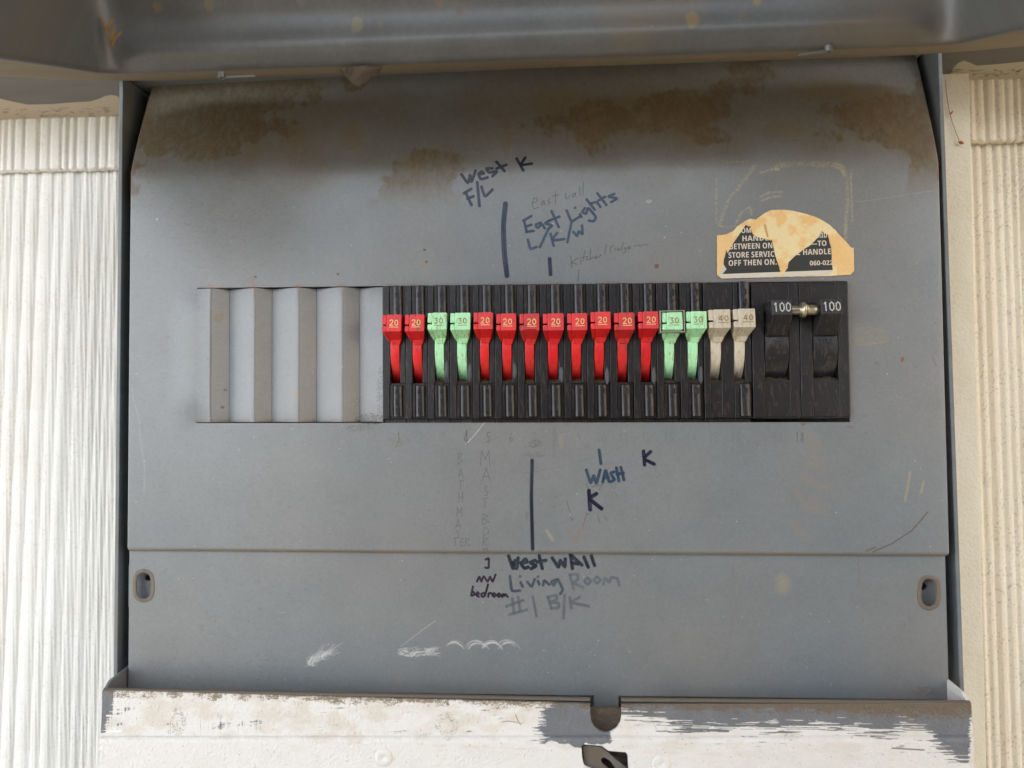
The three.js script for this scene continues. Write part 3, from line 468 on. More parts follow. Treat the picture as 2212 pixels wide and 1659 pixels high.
    ln([[1398, 1532], [1418, 1575]], 0.8, '#7a7f86', 0.6);
  }
  const lt = ctex(lc); lt.wrapS = lt.wrapT = THREE.ClampToEdgeWrapping; const lipMat = new THREE.MeshStandardMaterial({ map: lt, roughness: 0.5, bumpMap: rep(rollerBump, 7, 1.0), bumpScale: 0.0005 });
  const lipUV = (gg) => planar(gg, LX0, LY1 - LW * 304 / 2048, LW, LW * 304 / 2048);
  const notch = [[1342, 1521], [1343, 1545], [1340, 1560], [1332, 1573], [1320, 1580], [1308, 1582], [1294, 1578], [1283, 1569], [1277, 1557], [1275, 1540], [1275, 1520]];
  const strip = extrude([[...Lp(222, 1491)], Lp(219, 1560), Lp(217, 1597), Lp(2102, 1597), Lp(2100, 1550), Lp(2098, 1519), ...notch.map((p) => Lp(...p))].map((p) => p), 0.0012, 0.0003); strip.translate(0, 0, zl - 0.0012);
  part('notched_strip', lipUV(strip), lipMat, box, 'grey strip with finger notch and patchy white paint');
  // hem turned back at its top, in two runs beside the notch
  const hem = (u0, v0, u1, v1) => { const a = Lp(u0, v0), b = Lp(u1, v1); return grid(1, 6, (s, t) => { const th = t * Math.PI / 2, r = 0.0014; const e = 0; return [lerp(a[0], b[0], s), lerp(a[1], b[1], s) + r * Math.sin(th) - 0.0006, zl - 0.0002 - r * (1 - Math.cos(th)) - e]; }); };
  const hemMat = new THREE.MeshStandardMaterial({ map: steelTex([92, 84, 74], null, 131, 0.5), roughness: 0.6 });
  part('hem', [hem(222, 1491, 1275, 1512), hem(1342, 1513, 2098, 1519)], hemMat, box);
  for (const s of [0, 1]) {     // the pan's ends turn back to the wall, the top corner cut off
    const x = s ? Lp(2100, 1550)[0] : Lp(219, 1550)[0], yt = s ? Lp(2098, 1519)[1] : Lp(222, 1491)[1];
    const gq = extrude([[-zl + 0.0004, yt - 0.001], [-zl + 0.006, yt + 0.003], [-zB - 0.01, yt + 0.008], [-zB - 0.01, yt - 0.112], [-zl + 0.0004, yt - 0.112]], 0.0012, 0.0002); gq.rotateY(Math.PI / 2); gq.translate(s ? x - 0.0013 : x + 0.0001, 0, 0);
    part('pan_end', planar(gq, 0, 0, 0.2, 0.2), s ? lipMat : boxMat, box);
  }
  // lower face: stands a little proud, rounded shoulder, slot for the latch
  const zL2 = 0.0175, L2 = (u, v) => { const p = P(u, v, zL2); return [p.x, p.y]; };
  const sh = grid(60, 6, (a, b) => { const p0 = L2(lerp(214, 2104, a), 1604), t = b * Math.PI / 2; return [p0[0], p0[1] + 0.0028 * (1 - Math.sin(t)) * 0 + 0.0026 * Math.cos(t) - 0.0, zL2 - 0.0026 * (1 - Math.sin(t))]; });
  const slotPts = [[1256, 1612], [1260, 1608], [1300, 1611], [1314, 1622], [1352, 1625], [1356, 1632], [1358, 1676], [1330, 1676], [1300, 1672], [1262, 1654], [1258, 1640]];
  const lower = extrude([L2(214, 1604), L2(214, 1960), L2(2104, 1960), L2(2104, 1604)], 0.0012, 0, [slotPts.map((p) => L2(...p))]); lower.translate(0, 0, zL2 - 0.0012);
  part('lower_front', [lipUV(lower), lipUV(sh)], lipMat, box, 'white painted lower front with pebbly paint');
  { const p0 = L2(216, 1958), p1 = L2(2102, 1958); part('bottom_plate', bx(p0[0], p1[0], p0[1] - 0.001, p0[1] + 0.001, zB, zL2 - 0.0014), boxMat, box); }
  // rusty backing seen through the notch, and a latch tongue in the slot
  const rust = new THREE.MeshStandardMaterial({ map: steelTex([92, 78, 68], null, 141, 0.8), roughness: 0.75 });
  const a0 = P(1262, 1512, 0.008), a1 = P(1356, 1600, 0.008);
  part('notch_backing', bx(a0.x, a1.x, a1.y, a0.y - 0.004, 0.0065, 0.008), rust, box, 'rusty plate behind the finger notch');
  const b0 = P(1240, 1600, 0.008), b1 = P(1372, 1700, 0.008);
  part('slot_backing', bx(b0.x, b1.x, b1.y, b0.y, 0.0050, 0.0062), rust, box);
  const T2 = (u, v) => { const p = P(u, v, 0.0145); return [p.x, p.y]; };
  const tongue = extrude([T2(1258, 1610), T2(1300, 1612), T2(1322, 1634), T2(1356, 1660), T2(1356, 1690), T2(1310, 1690), T2(1262, 1652)], 0.0014, 0.0003, [[T2(1296, 1640), T2(1304, 1634), T2(1318, 1642), T2(1330, 1658), T2(1330, 1672), T2(1314, 1664), T2(1300, 1652)]]); tongue.translate(0, 0, 0.0128);
  part('latch_tongue', planar(tongue, 0, 0, 0.1, 0.1), new THREE.MeshStandardMaterial({ map: steelTex([104, 100, 94], null, 151, 0.5), roughness: 0.5 }), box, 'dark slanted latch tongue with oval hole');
  // painted-over rivet heads
  for (const [u, v, r] of [[829, 1636, 19], [1429, 1650, 19]]) {
    const c = P(u, v, zL2), rad = r * PX; const pts = []; for (let i = 0; i <= 10; i++) { const t = i / 10; pts.push(new THREE.Vector2(rad * t, 0.0014 * Math.sqrt(Math.max(0, 1 - t ** 2.6)) - 0.0011 * Math.exp(-((t / 0.35) ** 2)))); }
    const gq = new THREE.LatheGeometry(pts, 24); gq.rotateX(Math.PI / 2); gq.translate(c.x, c.y, zL2 - 0.0001);
    part('rivet_head', lipUV(gq), lipMat, box);
  }
}

// ---------------------------------------------------------------- the cover (dead front)
const cover = thing('panel_cover', 'grey steel panel cover with handwritten circuit notes and blank louvered slots', 'panel cover');
const XL = P(273, 800, 0).x, XR = P(2046, 800, 0).x;
const row = (uL, vL, uR, vR, z = 0) => { const a = P(uL, vL, z), b = P(uR, vR, z); return (x) => a.y + (b.y - a.y) * (x - a.x) / (b.x - a.x); };
const rTop = row(320, 176, 1990, 102, -0.022), rBend = row(275, 372, 2036, 350), rHT = row(430, 622, 1832, 607), rHB = row(430, 914, 1832, 912), rFold = row(272, 1193, 2052, 1204);
const HX = [P(425, 770, 0).x, P(828.5, 770, 0).x, P(1834, 770, 0).x];
const ridgeX = [454, 548, 643.6, 738.7].map((u) => P(u, 770, 0.0025).x), valX = [495, 587, 683, 777].map((u) => P(u, 770, -0.004).x);
{
  const R = 0.0022;
  const dishD = (x, y) => Math.max(0, 1 - Math.hypot((x - HX[0]) / 0.017, Math.max(0, Math.abs(y - yMid) - 0.026) / 0.011)), dishZ = (d) => 0.0016 * d * d * (3 - 2 * d), yMid = (rHT(HX[0]) + rHB(HX[0])) / 2;
  // columns and rows chosen so that the opening and the louvers fall on grid lines
  const xs = new Set(); const addX = (a, b, n) => { for (let i = 0; i <= n; i++) xs.add(lerp(a, b, i / n)); };
  addX(XL, XL + R, 6); addX(XL + R, HX[0], 20); addX(HX[0], HX[2], 60); addX(HX[2], XR - R, 14); addX(XR - R, XR, 6);
  const X = [...xs].sort((a, b) => a - b).filter((x, i, r) => !i || x - r[i - 1] > 1e-7);
  const rows = []; // [fn(x) -> [y, z], tag]
  for (let i = 0; i <= 10; i++) rows.push((x) => { const t = i / 10; return [lerp(rTop(x), rBend(x), t), -0.022 * Math.pow(1 - t, 1.12)]; });
  for (let i = 1; i <= 12; i++) rows.push((x) => [lerp(rBend(x), rHT(x), i / 12), 0]);
  const h0 = rows.length - 1;
  for (let i = 1; i <= 12; i++) rows.push((x) => [lerp(rHT(x), rHB(x), i / 12), 0]);
  const h1 = rows.length - 1;
  for (let i = 1; i <= 12; i++) rows.push((x) => [lerp(rHB(x), rFold(x) + 0.003, i / 12), 0]);
  for (let i = 1; i <= 8; i++) rows.push((x) => { const t = i / 8 * Math.PI / 2; return [rFold(x) + 0.003 - 0.003 * Math.sin(t), -0.0042 * (1 - Math.cos(t))]; });
  const p = [], ix = [], nx = X.length;
  for (const r of rows) for (const x of X) {
    let [y, z] = r(x);
    const e = Math.min(x - XL, XR - x); let dx = 0;
    if (e < R) { const t = (R - e) / R; z -= 0.006 * (1 - Math.sqrt(Math.max(0, 1 - t * t))) ; }
    // faint oil-canning of the thin sheet, and the dished shoulder left of the louvers
    z += 0.0004 * (fbm(x * 16 + 9, y * 16, 201, 2) - 0.5);
    { const d = dishD(x, y); if (x <= HX[0] + 1e-6) z += dishZ(d); }
    p.push(x + dx, y, z);
  }
  for (let j = 0; j + 1 < rows.length; j++) for (let i = 0; i + 1 < nx; i++) {
    const mx = (X[i] + X[i + 1]) / 2; if (j >= h0 && j < h1 && mx > HX[0] && mx < HX[2]) continue;
    const a = j * nx + i, b = a + 1, c = a + nx, e = c + 1; ix.push(a, c, b, b, c, e);
  }
  const g = new THREE.BufferGeometry(); g.setAttribute('position', new THREE.Float32BufferAttribute(p, 3)); g.setIndex(ix); g.computeVertexNormals(); coverUV(g);
  // thickness of the sheet around the opening
  const wallStrip = (f) => grid(60, 1, (a, b) => { const q = f(a); return [q[0], q[1], q[2] - b * 0.0016]; });
  const edge = [wallStrip((a) => { const x = lerp(HX[0], HX[2], a); return [x, rHT(x), -0.00002]; }), wallStrip((a) => { const x = lerp(HX[0], HX[2], a); return [x, rHB(x), -0.00002]; }), wallStrip((a) => [HX[2], lerp(rHT(HX[2]), rHB(HX[2]), a), -0.00002])].map(coverUV);
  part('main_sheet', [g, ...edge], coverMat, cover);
  // blank louvers: each ramps up to a ridge, then falls away behind it
  const gap = 0.0006;
  const mk = (x0, z0, x1, z1, x2, z2, first) => {
    const seg = [[x0, z0, 20, x1, z1], [x1, z1, 20, x2, z2]], prof = [];
    for (const [a, za, n, b, zb] of seg) for (let i = 0; i <= n; i++) { const t = i / n; prof.push([lerp(a, b, t), lerp(za, zb, t)]); }
    // soften the crest
    let sp = prof.filter((q, i) => !i || q[0] - prof[i - 1][0] > 1e-7); for (let n = 0; n < 4; n++) sp = sp.map(([x, z], i) => [x, i > 0 && i < sp.length - 1 ? z * 0.5 + (sp[i - 1][1] + sp[i + 1][1]) * 0.25 : z]);
    const gg = grid(sp.length - 1, 16, (a, b) => { const i = Math.round(a * (sp.length - 1)), [x, z] = sp[i]; const e = Math.min(b, 1 - b), dz = e < 0.02 ? -0.0004 : 0; const yy = lerp(rHB(x) + gap, rHT(x) - gap, b), k = first ? Math.max(0, 1 - (x - x0) / (x1 - x0)) : 0; return [x, yy, first ? lerp(z + dz, dishZ(dishD(HX[0], yy)) - 0.00001, k) : z + dz]; });
    return coverUV(gg);
  };
  const Zr = 0.0022, Zv = -0.0042;
  part('louver', mk(HX[0], 0.0016, ridgeX[0], Zr, valX[0] - 0.0001, Zv, true), coverMat, cover);
  for (let k = 0; k < 3; k++) part('louver', mk(valX[k] + 0.0001, Zv, ridgeX[k + 1], Zr, valX[k + 1] - 0.0001, Zv), coverMat, cover);
  part('louver', mk(valX[3] + 0.0001, Zv, valX[3] + 0.006, Zv + 0.0024, HX[1] - 0.0003, 0.0005), coverMat, cover);
  // lower plate behind the folded edge, with two screw slots and a tab into the finger notch; its bottom edge is bent back
  const zP = -0.0045, L = (u, v, z = zP) => { const q = P(u, v, z); return [q.x, q.y]; };
  const oval = (u, v, ru, rv, n = 20) => Array.from({ length: n }, (_, i) => { const t = i / n * 6.2832, c = Math.cos(t), s = Math.sin(t); return L(u + c * ru, v + Math.sign(s) * (rv - ru) * Math.min(1, Math.abs(s) * 2) + s * ru); });
  const foldL = rFold(XL), foldR = rFold(XR), lx0 = L(279, 1300)[0], lx1 = L(2044, 1300)[0];
  const yb0 = L(275, 1490)[1], yb1 = L(2048, 1512)[1], tb = [L(1283, 1500), L(1283, 1560), L(1336, 1560), L(1336, 1500)];
  const yB = (x) => lerp(yb0, yb1, (x - lx0) / (lx1 - lx0));
  const lowerPl = extrude([[lx0, foldL + 0.001], [lx0, yb0], [tb[0][0], yB(tb[0][0])], tb[1], tb[2], [tb[3][0], yB(tb[3][0])], [lx1, yb1], [lx1, foldR + 0.001]], 0.0013, 0.0003, [oval(311, 1265, 18, 30), oval(2006, 1280, 19, 32)]); lowerPl.translate(0, 0, zP - 0.0013);
  part('lower_sheet', coverUV(lowerPl), coverMat, cover);
  const flange = (x0, x1) => coverUV(grid(2, 6, (a, b) => { const x = lerp(x0, x1, a), t = b; return [x, yB(x) + 0.0004 - t * 0.011, zP - 0.0003 - t * 0.009]; }));
  part('bottom_flange', [flange(lx0, tb[0][0] - 0.0003), flange(tb[3][0] + 0.0003, lx1)], coverMat, cover);
  const rim = new THREE.MeshStandardMaterial({ color: 0x7d746a, roughness: 0.4, metalness: 0.75, bumpMap: rep(fineBump, 2), bumpScale: 0.0003 });
  const holeBack = new THREE.MeshStandardMaterial({ map: steelTex([112, 118, 124], null, 161, 0.2), roughness: 0.45 });
  for (const [u, v, ru, rv, hu, hv] of [[311, 1265, 18, 30, 320, 1248], [2006, 1280, 19, 32, 1994, 1267]]) {
    const o = oval(u, v, ru + 2, rv + 2, 40).map((q) => [q[0], q[1], zP + 0.0001]), gq = new THREE.TubeGeometry(new THREE.CatmullRomCurve3(o.map((q) => new THREE.Vector3(...q)), true), 80, 0.0013, 8, true); gq.translate(0, 0, -zP); gq.scale(1, 1, 0.4); gq.translate(0, 0, zP + 0.0001); 
    const sl = part('screw_slot', gq, rim, cover, 'oval screw slot with worn bare rim');
    const c = P(u, v, -0.0095), h = P(hu, hv, -0.0095);
    const strap = extrude([[c.x - 0.009, c.y - 0.012], [c.x + 0.009, c.y - 0.012], [c.x + 0.009, c.y + 0.012], [c.x - 0.009, c.y + 0.012]], 0.0012, 0, [Array.from({ length: 18 }, (_, k) => [h.x + Math.cos(k / 18 * 6.2832) * 0.0019, h.y + Math.sin(k / 18 * 6.2832) * 0.0019])]); strap.translate(0, 0, -0.0107);
    part('strap', planar(strap, 0, 0, 0.1, 0.1), holeBack, sl, 'strap with a threaded screw hole behind the slot');
  }
}

// ---------------------------------------------------------------- the raised lid above
const lid = thing('hinged_lid', 'grey steel lid of the breaker panel, swung up above the cover', 'lid');
{
  const cL = P(240, 160, 0.064), cR = P(2050, 98, 0.064);        // ends of its hinge edge
  const tilt = THREE.MathUtils.degToRad(69), tt = new THREE.Vector3(0, Math.sin(tilt), Math.cos(tilt)), nn = new THREE.Vector3(0, -Math.cos(tilt), Math.sin(tilt));
  const ex = cR.clone().sub(cL), Wd = ex.length(); ex.normalize();
  const rc = 0.011, SK = 0.13, path = [];                        // (x along the hinge edge, n towards the viewer, outward direction)
  for (let i = 0; i <= 14; i++) path.push([-rc * 0.0 - 0.004 * (1 - i / 14), lerp(SK, rc, i / 14), -1, 0]);
  for (let i = 1; i <= 9; i++) { const t = i / 9 * Math.PI / 2; path.push([rc - rc * Math.cos(t), rc - rc * Math.sin(t), -Math.cos(t), -Math.sin(t)]); }
  for (let i = 1; i <= 60; i++) path.push([lerp(rc, Wd - rc, i / 60), 0, 0, -1]);
  for (let i = 1; i <= 9; i++) { const t = i / 9 * Math.PI / 2; path.push([Wd - rc + rc * Math.sin(t), rc - rc * Math.cos(t), Math.sin(t), -Math.cos(t)]); }
  for (let i = 1; i <= 14; i++) path.push([Wd + 0.004 * (i / 14), lerp(rc, SK, i / 14), 1, 0]);
  // section up the lid: lip turned outwards, rolled bead, then the flat
  const sec = []; for (let i = 0; i <= 6; i++) { const t = i / 6 * Math.PI / 2; sec.push([0.0025 * (1 - Math.sin(t)), 0.0025 * (1 - Math.cos(t)) - 0.0]); }   // [outward, up]
  for (let i = 1; i <= 30; i++) { const s = 0.0025 + i / 30 * 0.030; sec.push([0, s]); }
  for (let i = 1; i <= 10; i++) sec.push([0, 0.0325 + i / 10 * 0.20]);
  const surf = (secs) => { const n = path.length - 1, m = secs.length - 1; return grid(n, m, (a, b) => {
    const q = path[Math.round(a * n)], [o, s] = secs[Math.round(b * m)];
    const onFace = sm(0, 0.02, Math.min(q[0], Wd - q[0]));
    const bead = onFace * (0.0042 * Math.exp(-(((s - 0.0085) / 0.0065) ** 2)) - 0.0016 * Math.exp(-(((s - 0.024) / 0.006) ** 2)));
    const v = cL.clone().addScaledVector(ex, q[0] + q[2] * o).addScaledVector(nn, q[1] + q[3] * o + bead).addScaledVector(tt, s);
    return [v.x, v.y, v.z, q[0] / 0.45 + 0.03, (s + q[1]) / 0.45];
  }); };
  const spots = (g, n) => { for (const [u, r, col] of [[0.06, 8, '#8c7448'], [0.115, 9, '#8a7346'], [0.21, 8, '#74736d'], [0.266, 12, '#8d7a50'], [0.35, 8, '#7d6642'], [0.37, 7, '#5a4a34'], [0.46, 6, '#84663a'], [0.545, 9, '#6d6048'], [0.602, 12, '#9a7840'], [0.65, 6, '#7e6a44'], [0.665, 8, '#a07a38'], [0.29, 5, '#77674a'], [0.9, 14, '#8a6a42'], [0.93, 12, '#8d7a54']]) { const x = (0.03 + u) * n, y = (1 - (0.013 + 0.016 * hash2(Math.round(u * 1000), 3)) / 0.45) * n; g.fillStyle = col; g.globalAlpha = 0.45; g.beginPath(); for (let k = 0; k < 12; k++) g.lineTo(x + Math.cos(k * 0.52) * r * 0.55 * (0.8 + 0.4 * hash2(k, Math.round(u * 999))), y + Math.sin(k * 0.52) * r * 0.7 * (0.8 + 0.4 * hash2(k, Math.round(u * 997)))); g.closePath(); g.fill(); } g.globalAlpha = 1;
    for (let i = 0; i < 160; i++) { g.fillStyle = rnd() < 0.5 ? '#2f2a25' : '#9b968a'; g.globalAlpha = rr(0.2, 0.7); g.fillRect(rnd() * n, rnd() * n, rr(0.6, 2.4), rr(0.6, 2)); } g.globalAlpha = 1; };
  const lidMat = new THREE.MeshPhysicalMaterial({ map: steelTex([92, 92, 89], spots, 171, 0.5), roughness: 0.38, bumpMap: rep(fineBump, 6), bumpScale: 0.00003 });
  part('lid_pan', surf(sec), lidMat, lid);
  // dusty lip turned out along the hinge edge
  const lip = []; for (let i = 0; i <= 6; i++) lip.push([0.0026 + i / 6 * 0.067, i / 6 * 0.0020]);
  const dustMat = new THREE.MeshStandardMaterial({ map: steelTex([136, 120, 96], null, 181, 0.35), roughness: 0.9, bumpMap: rep(rollerBump, 8), bumpScale: 0.0005 });
  part('hinge_lip', surf(lip), dustMat, lid, 'tan dusty lip along the hinge edge');
  // hinge pins
  const zinc = new THREE.MeshStandardMaterial({ color: 0x7e807b, metalness: 0.85, roughness: 0.45 });
  for (const [u0, v0, u1, v1, coil] of [[488, 161, 551, 159, 479], [1722, 114, 1782, 107, 1790]]) {
    const a = P(u0, v0 + 5, 0.0645), b = P(u1, v1 + 5, 0.0645), c = P(coil, coil < 600 ? 163 : 106, 0.065);
    const gs = [tube([[a.x, a.y, a.z], [(a.x + b.x) / 2, (a.y + b.y) / 2, a.z], [b.x, b.y, b.z]], 0.0006, 8, 10)];
    for (let i = -2; i <= 2; i++) { const t = new THREE.TorusGeometry(0.0014, 0.0005, 6, 16); t.rotateX(Math.PI / 2); t.translate(c.x, c.y + i * 0.0005, c.z); const sc = t; gs.push(sc); }
    part('hinge_pin', gs, zinc, lid);
  }
}

// ---------------------------------------------------------------- breakers
function plasticTex(base, stain, seedN, amt) {
  const n = 512, c = canvas(n, n), g = c.getContext('2d'), im = g.createImageData(n, n);
  for (let j = 0; j < n; j++) for (let i = 0; i < n; i++) {
    const a = fbm(i / 40, j / 60, seedN, 3) - 0.5, s = sm(0.60, 0.74, fbm(i / 15, j / 52, seedN + 4, 4)) * amt, f = sm(0.78, 0.86, vnoise(i / 3, j / 5, seedN + 8)) * amt * 0.4, m = Math.min(1, s + f), k = (j * n + i) * 4;
    im.data[k] = lerp(base[0] * (1 + a * 0.1), stain[0], m); im.data[k + 1] = lerp(base[1] * (1 + a * 0.1), stain[1], m); im.data[k + 2] = lerp(base[2] * (1 + a * 0.1), stain[2], m); im.data[k + 3] = 255;
  }
  g.putImageData(im, 0, 0); return ctex(c);
}
const mkPlastic = (base, stain, s, amt, rough) => new THREE.MeshPhysicalMaterial({ map: plasticTex(base, stain, s, amt), roughness: rough, bumpMap: rep(fineBump, 2), bumpScale: 0.00005 });
const RED = mkPlastic([216, 36, 34], [104, 52, 42], 301, 0.42, 0.36), RED2 = mkPlastic([204, 38, 36], [96, 54, 44], 305, 0.5, 0.42), RED3 = mkPlastic([210, 30, 34], [120, 60, 50], 309, 0.4, 0.33), GREEN = mkPlastic([172, 228, 174], [116, 100, 62], 311, 0.36, 0.4), CREAM = mkPlastic([196, 186, 164], [146, 118, 80], 321, 0.4, 0.4);
const BLACK = mkPlastic([28, 26, 27], [96, 84, 70], 331, 0.4, 0.32), BLACK2 = mkPlastic([36, 34, 36], [100, 88, 72], 341, 0.45, 0.28), SLOT = new THREE.MeshStandardMaterial({ color: 0x151312, roughness: 0.8 });
const LINT = new THREE.MeshStandardMaterial({ map: steelTex([104, 84, 62], null, 351, 0.6), roughness: 1, bumpMap: rep(rollerBump, 4), bumpScale: 0.001 });
const GOLD = new THREE.MeshStandardMaterial({ color: 0xe0c884, roughness: 0.4, metalness: 0.2 }), BROWNINK = new THREE.MeshStandardMaterial({ color: 0x8a6a2c, roughness: 0.5 }), WHITEINK = new THREE.MeshStandardMaterial({ color: 0xbebeb8, roughness: 0.6 });
const mm = 0.001;
const uvm = (g, ox = 0, oy = 0) => { const p = g.attributes.position, uv = new Float32Array(p.count * 2); for (let i = 0; i < p.count; i++) { uv[2 * i] = p.getX(i) / 0.03 + ox; uv[2 * i + 1] = (p.getY(i) + p.getZ(i) * 0.3) / 0.03 + oy; } g.setAttribute('uv', new THREE.BufferAttribute(uv, 2)); return g; };
const uvs = (gs, ox, oy) => uvm(merge(gs), ox, oy);
const B = (x0, x1, y0, y1, z0, z1, r = 0.28) => bx(x0 * mm, x1 * mm, y0 * mm, y1 * mm, z0 * mm, z1 * mm, r * mm);
// rounded bar carrying the raised ON or OFF
function ridge(x0, x1, y0, y1, z) { const g = extrude([[x0 * mm, 0], [x0 * mm, (z - 0.9) * mm], [(x0 + 0.5) * mm, (z - 0.2) * mm], [(x0 + (x1 - x0) * 0.35) * mm, z * mm], [(x0 + (x1 - x0) * 0.65) * mm, (z - 0.15) * mm], [(x1 - 0.5) * mm, (z - 0.7) * mm], [x1 * mm, (z - 1.8) * mm], [x1 * mm, 0]], (y1 - y0) * mm, 0.15 * mm); g.rotateX(-Math.PI / 2); /* (x, z, -y) */ g.scale(1, 1, 1); const p = g.attributes.position; for (let i = 0; i < p.count; i++) { const yy = p.getY(i), zz = p.getZ(i); p.setXYZ(i, p.getX(i), y0 * mm - zz - (y1 - y0) * 0, yy); } return g; }
function ridge2(x0, x1, y0, y1, z) { // profile in x-z swept along y
  const pr = [[x0, 0], [x0, z - 0.9], [x0 + 0.5, z - 0.2], [lerp(x0, x1, 0.35), z], [lerp(x0, x1, 0.65), z - 0.15], [x1 - 0.5, z - 0.7], [x1, z - 1.8], [x1, 0]], ys = [y0, y0 + 0.001, y0 + 0.4, y1 - 0.4, y1 - 0.001, y1];
  const ins = [3, 0.25, 0, 0, 0.25, 3];
  return grid(pr.length - 1, 5, (a, b) => { const [x, zz] = pr[Math.round(a * (pr.length - 1))], j = Math.round(b * 5); return [x * mm, ys[j] * mm, Math.max(0, zz - ins[j]) * mm]; }).toNonIndexed();
}
// curved rocker stem: an arc about an axis along x
function stem(x0, x1, yTop, yBot, yc, zc, R) {
  const t0 = Math.asin((yTop - yc) / R), t1 = Math.asin((yBot - yc) / R), r = 0.3, xs = [x0, x0 + 0.02, x0 + r, x1 - r, x1 - 0.02, x1], dz = [-9, -r, 0, 0, -r, -9];
  return grid(5, 18, (a, b) => { const i = Math.round(a * 5), t = lerp(t0, t1, b), RR = R + (dz[i] === -9 ? -8 : dz[i]); return [xs[i] * mm, (yc + RR * Math.sin(t)) * mm, (zc + RR * Math.cos(t)) * mm]; });
}
// side profile (y, z) extruded across x
function across(prof, x0, x1, bev = 0.35) { const g = extrude(prof.map(([y, z]) => [z * mm, y * mm]), (x1 - x0 - 2 * bev) * mm, bev * mm, [], 3); g.rotateY(-Math.PI / 2); g.translate((x1 - bev) * mm, 0, 0); return g; }
const zp = (g) => { const p = g.attributes.position; for (let i = 0; i < p.count; i++) p.setX(i, p.getX(i)); return g; };

const H0 = 72;
function slotBody(w, sx0, sx1, top, bot, big) {   // body with a slot between sx0 and sx1
  const gs = [B(0.05, w - 0.05, top, H0, -25, 1.4), B(0.05, w - 0.05, 0, bot, -25, 1.4), B(0.05, sx0, bot - 0.1, top + 0.1, -25, big ? 3.2 : 2.4), B(sx1, w - 0.05, bot - 0.1, top + 0.1, -25, big ? 3.0 : 2.2), B(0.1, w - 0.1, -2.4, -0.2, -25, -0.8, 0.1)];
  return gs;
}
function handleHead(x0, x1, y1, y0, ych, slit, sc) {
  const prof = [[y1, 1.5], [y1, 11.6], [y0, 12.8], [ych, 5.4], [ych - 2.6, 4.0], [ych - 2.6, 1.5]];
  const gs = [];
  if (slit) {
    const xm = x0 + 2.3, ys = lerp(y0, y1, 0.36);
    gs.push(across(prof, xm + 0.06, x1, 0.6));
    gs.push(across([[y1 - 0.15, 2], [y1 - 0.15, 11.4], [ys + 0.5, 12.1], [ys + 0.5, 2]], x0, xm + 0.1, 0.5));
    gs.push(across([[ys - 0.4, 2], [ys - 0.4, 12.2], [y0, 12.6], [ych, 5.2], [ych - 1.4, 2]], x0, xm + 0.1, 0.5));
  } else gs.push(across(prof, x0, x1));
  // the lower half narrows to the neck
  if (sc !== undefined) for (const g of gs) { const p = g.attributes.position; for (let i = 0; i < p.count; i++) { const y = p.getY(i) / mm, f = sm(y0 - 1.2, ych - 1.5, y); p.setX(i, lerp(p.getX(i), (sc + (p.getX(i) / mm - (x0 + x1) / 2) * 0.56) * mm, f)); } g.computeVertexNormals(); }
  return gs;
}
function addNumber(parent, text, x, y, z, h, adv, wid, lw, m, underline, tiltTop) {
  const gs = strokes(text, h, adv, wid, lw, 0.12 * mm);
  if (underline) gs.push(bx(-0.1 * mm, (text.length - 1) * adv + wid + 0.1 * mm, -1.1 * mm, -0.8 * mm, 0, 0.1 * mm));
  const g = merge(gs); g.rotateX(-tiltTop); g.translate(x * mm, y * mm, z * mm); return part('number', g, m, parent);
}
const raised = (parent, list, m) => { const gs = []; for (const [t, x, y, h, w] of list) { const s = merge(strokes(t, h * mm, 0, w * mm, 0.36 * mm, 0.45 * mm)); s.translate(x * mm, y * mm, 0); gs.push(s); } return gs; };

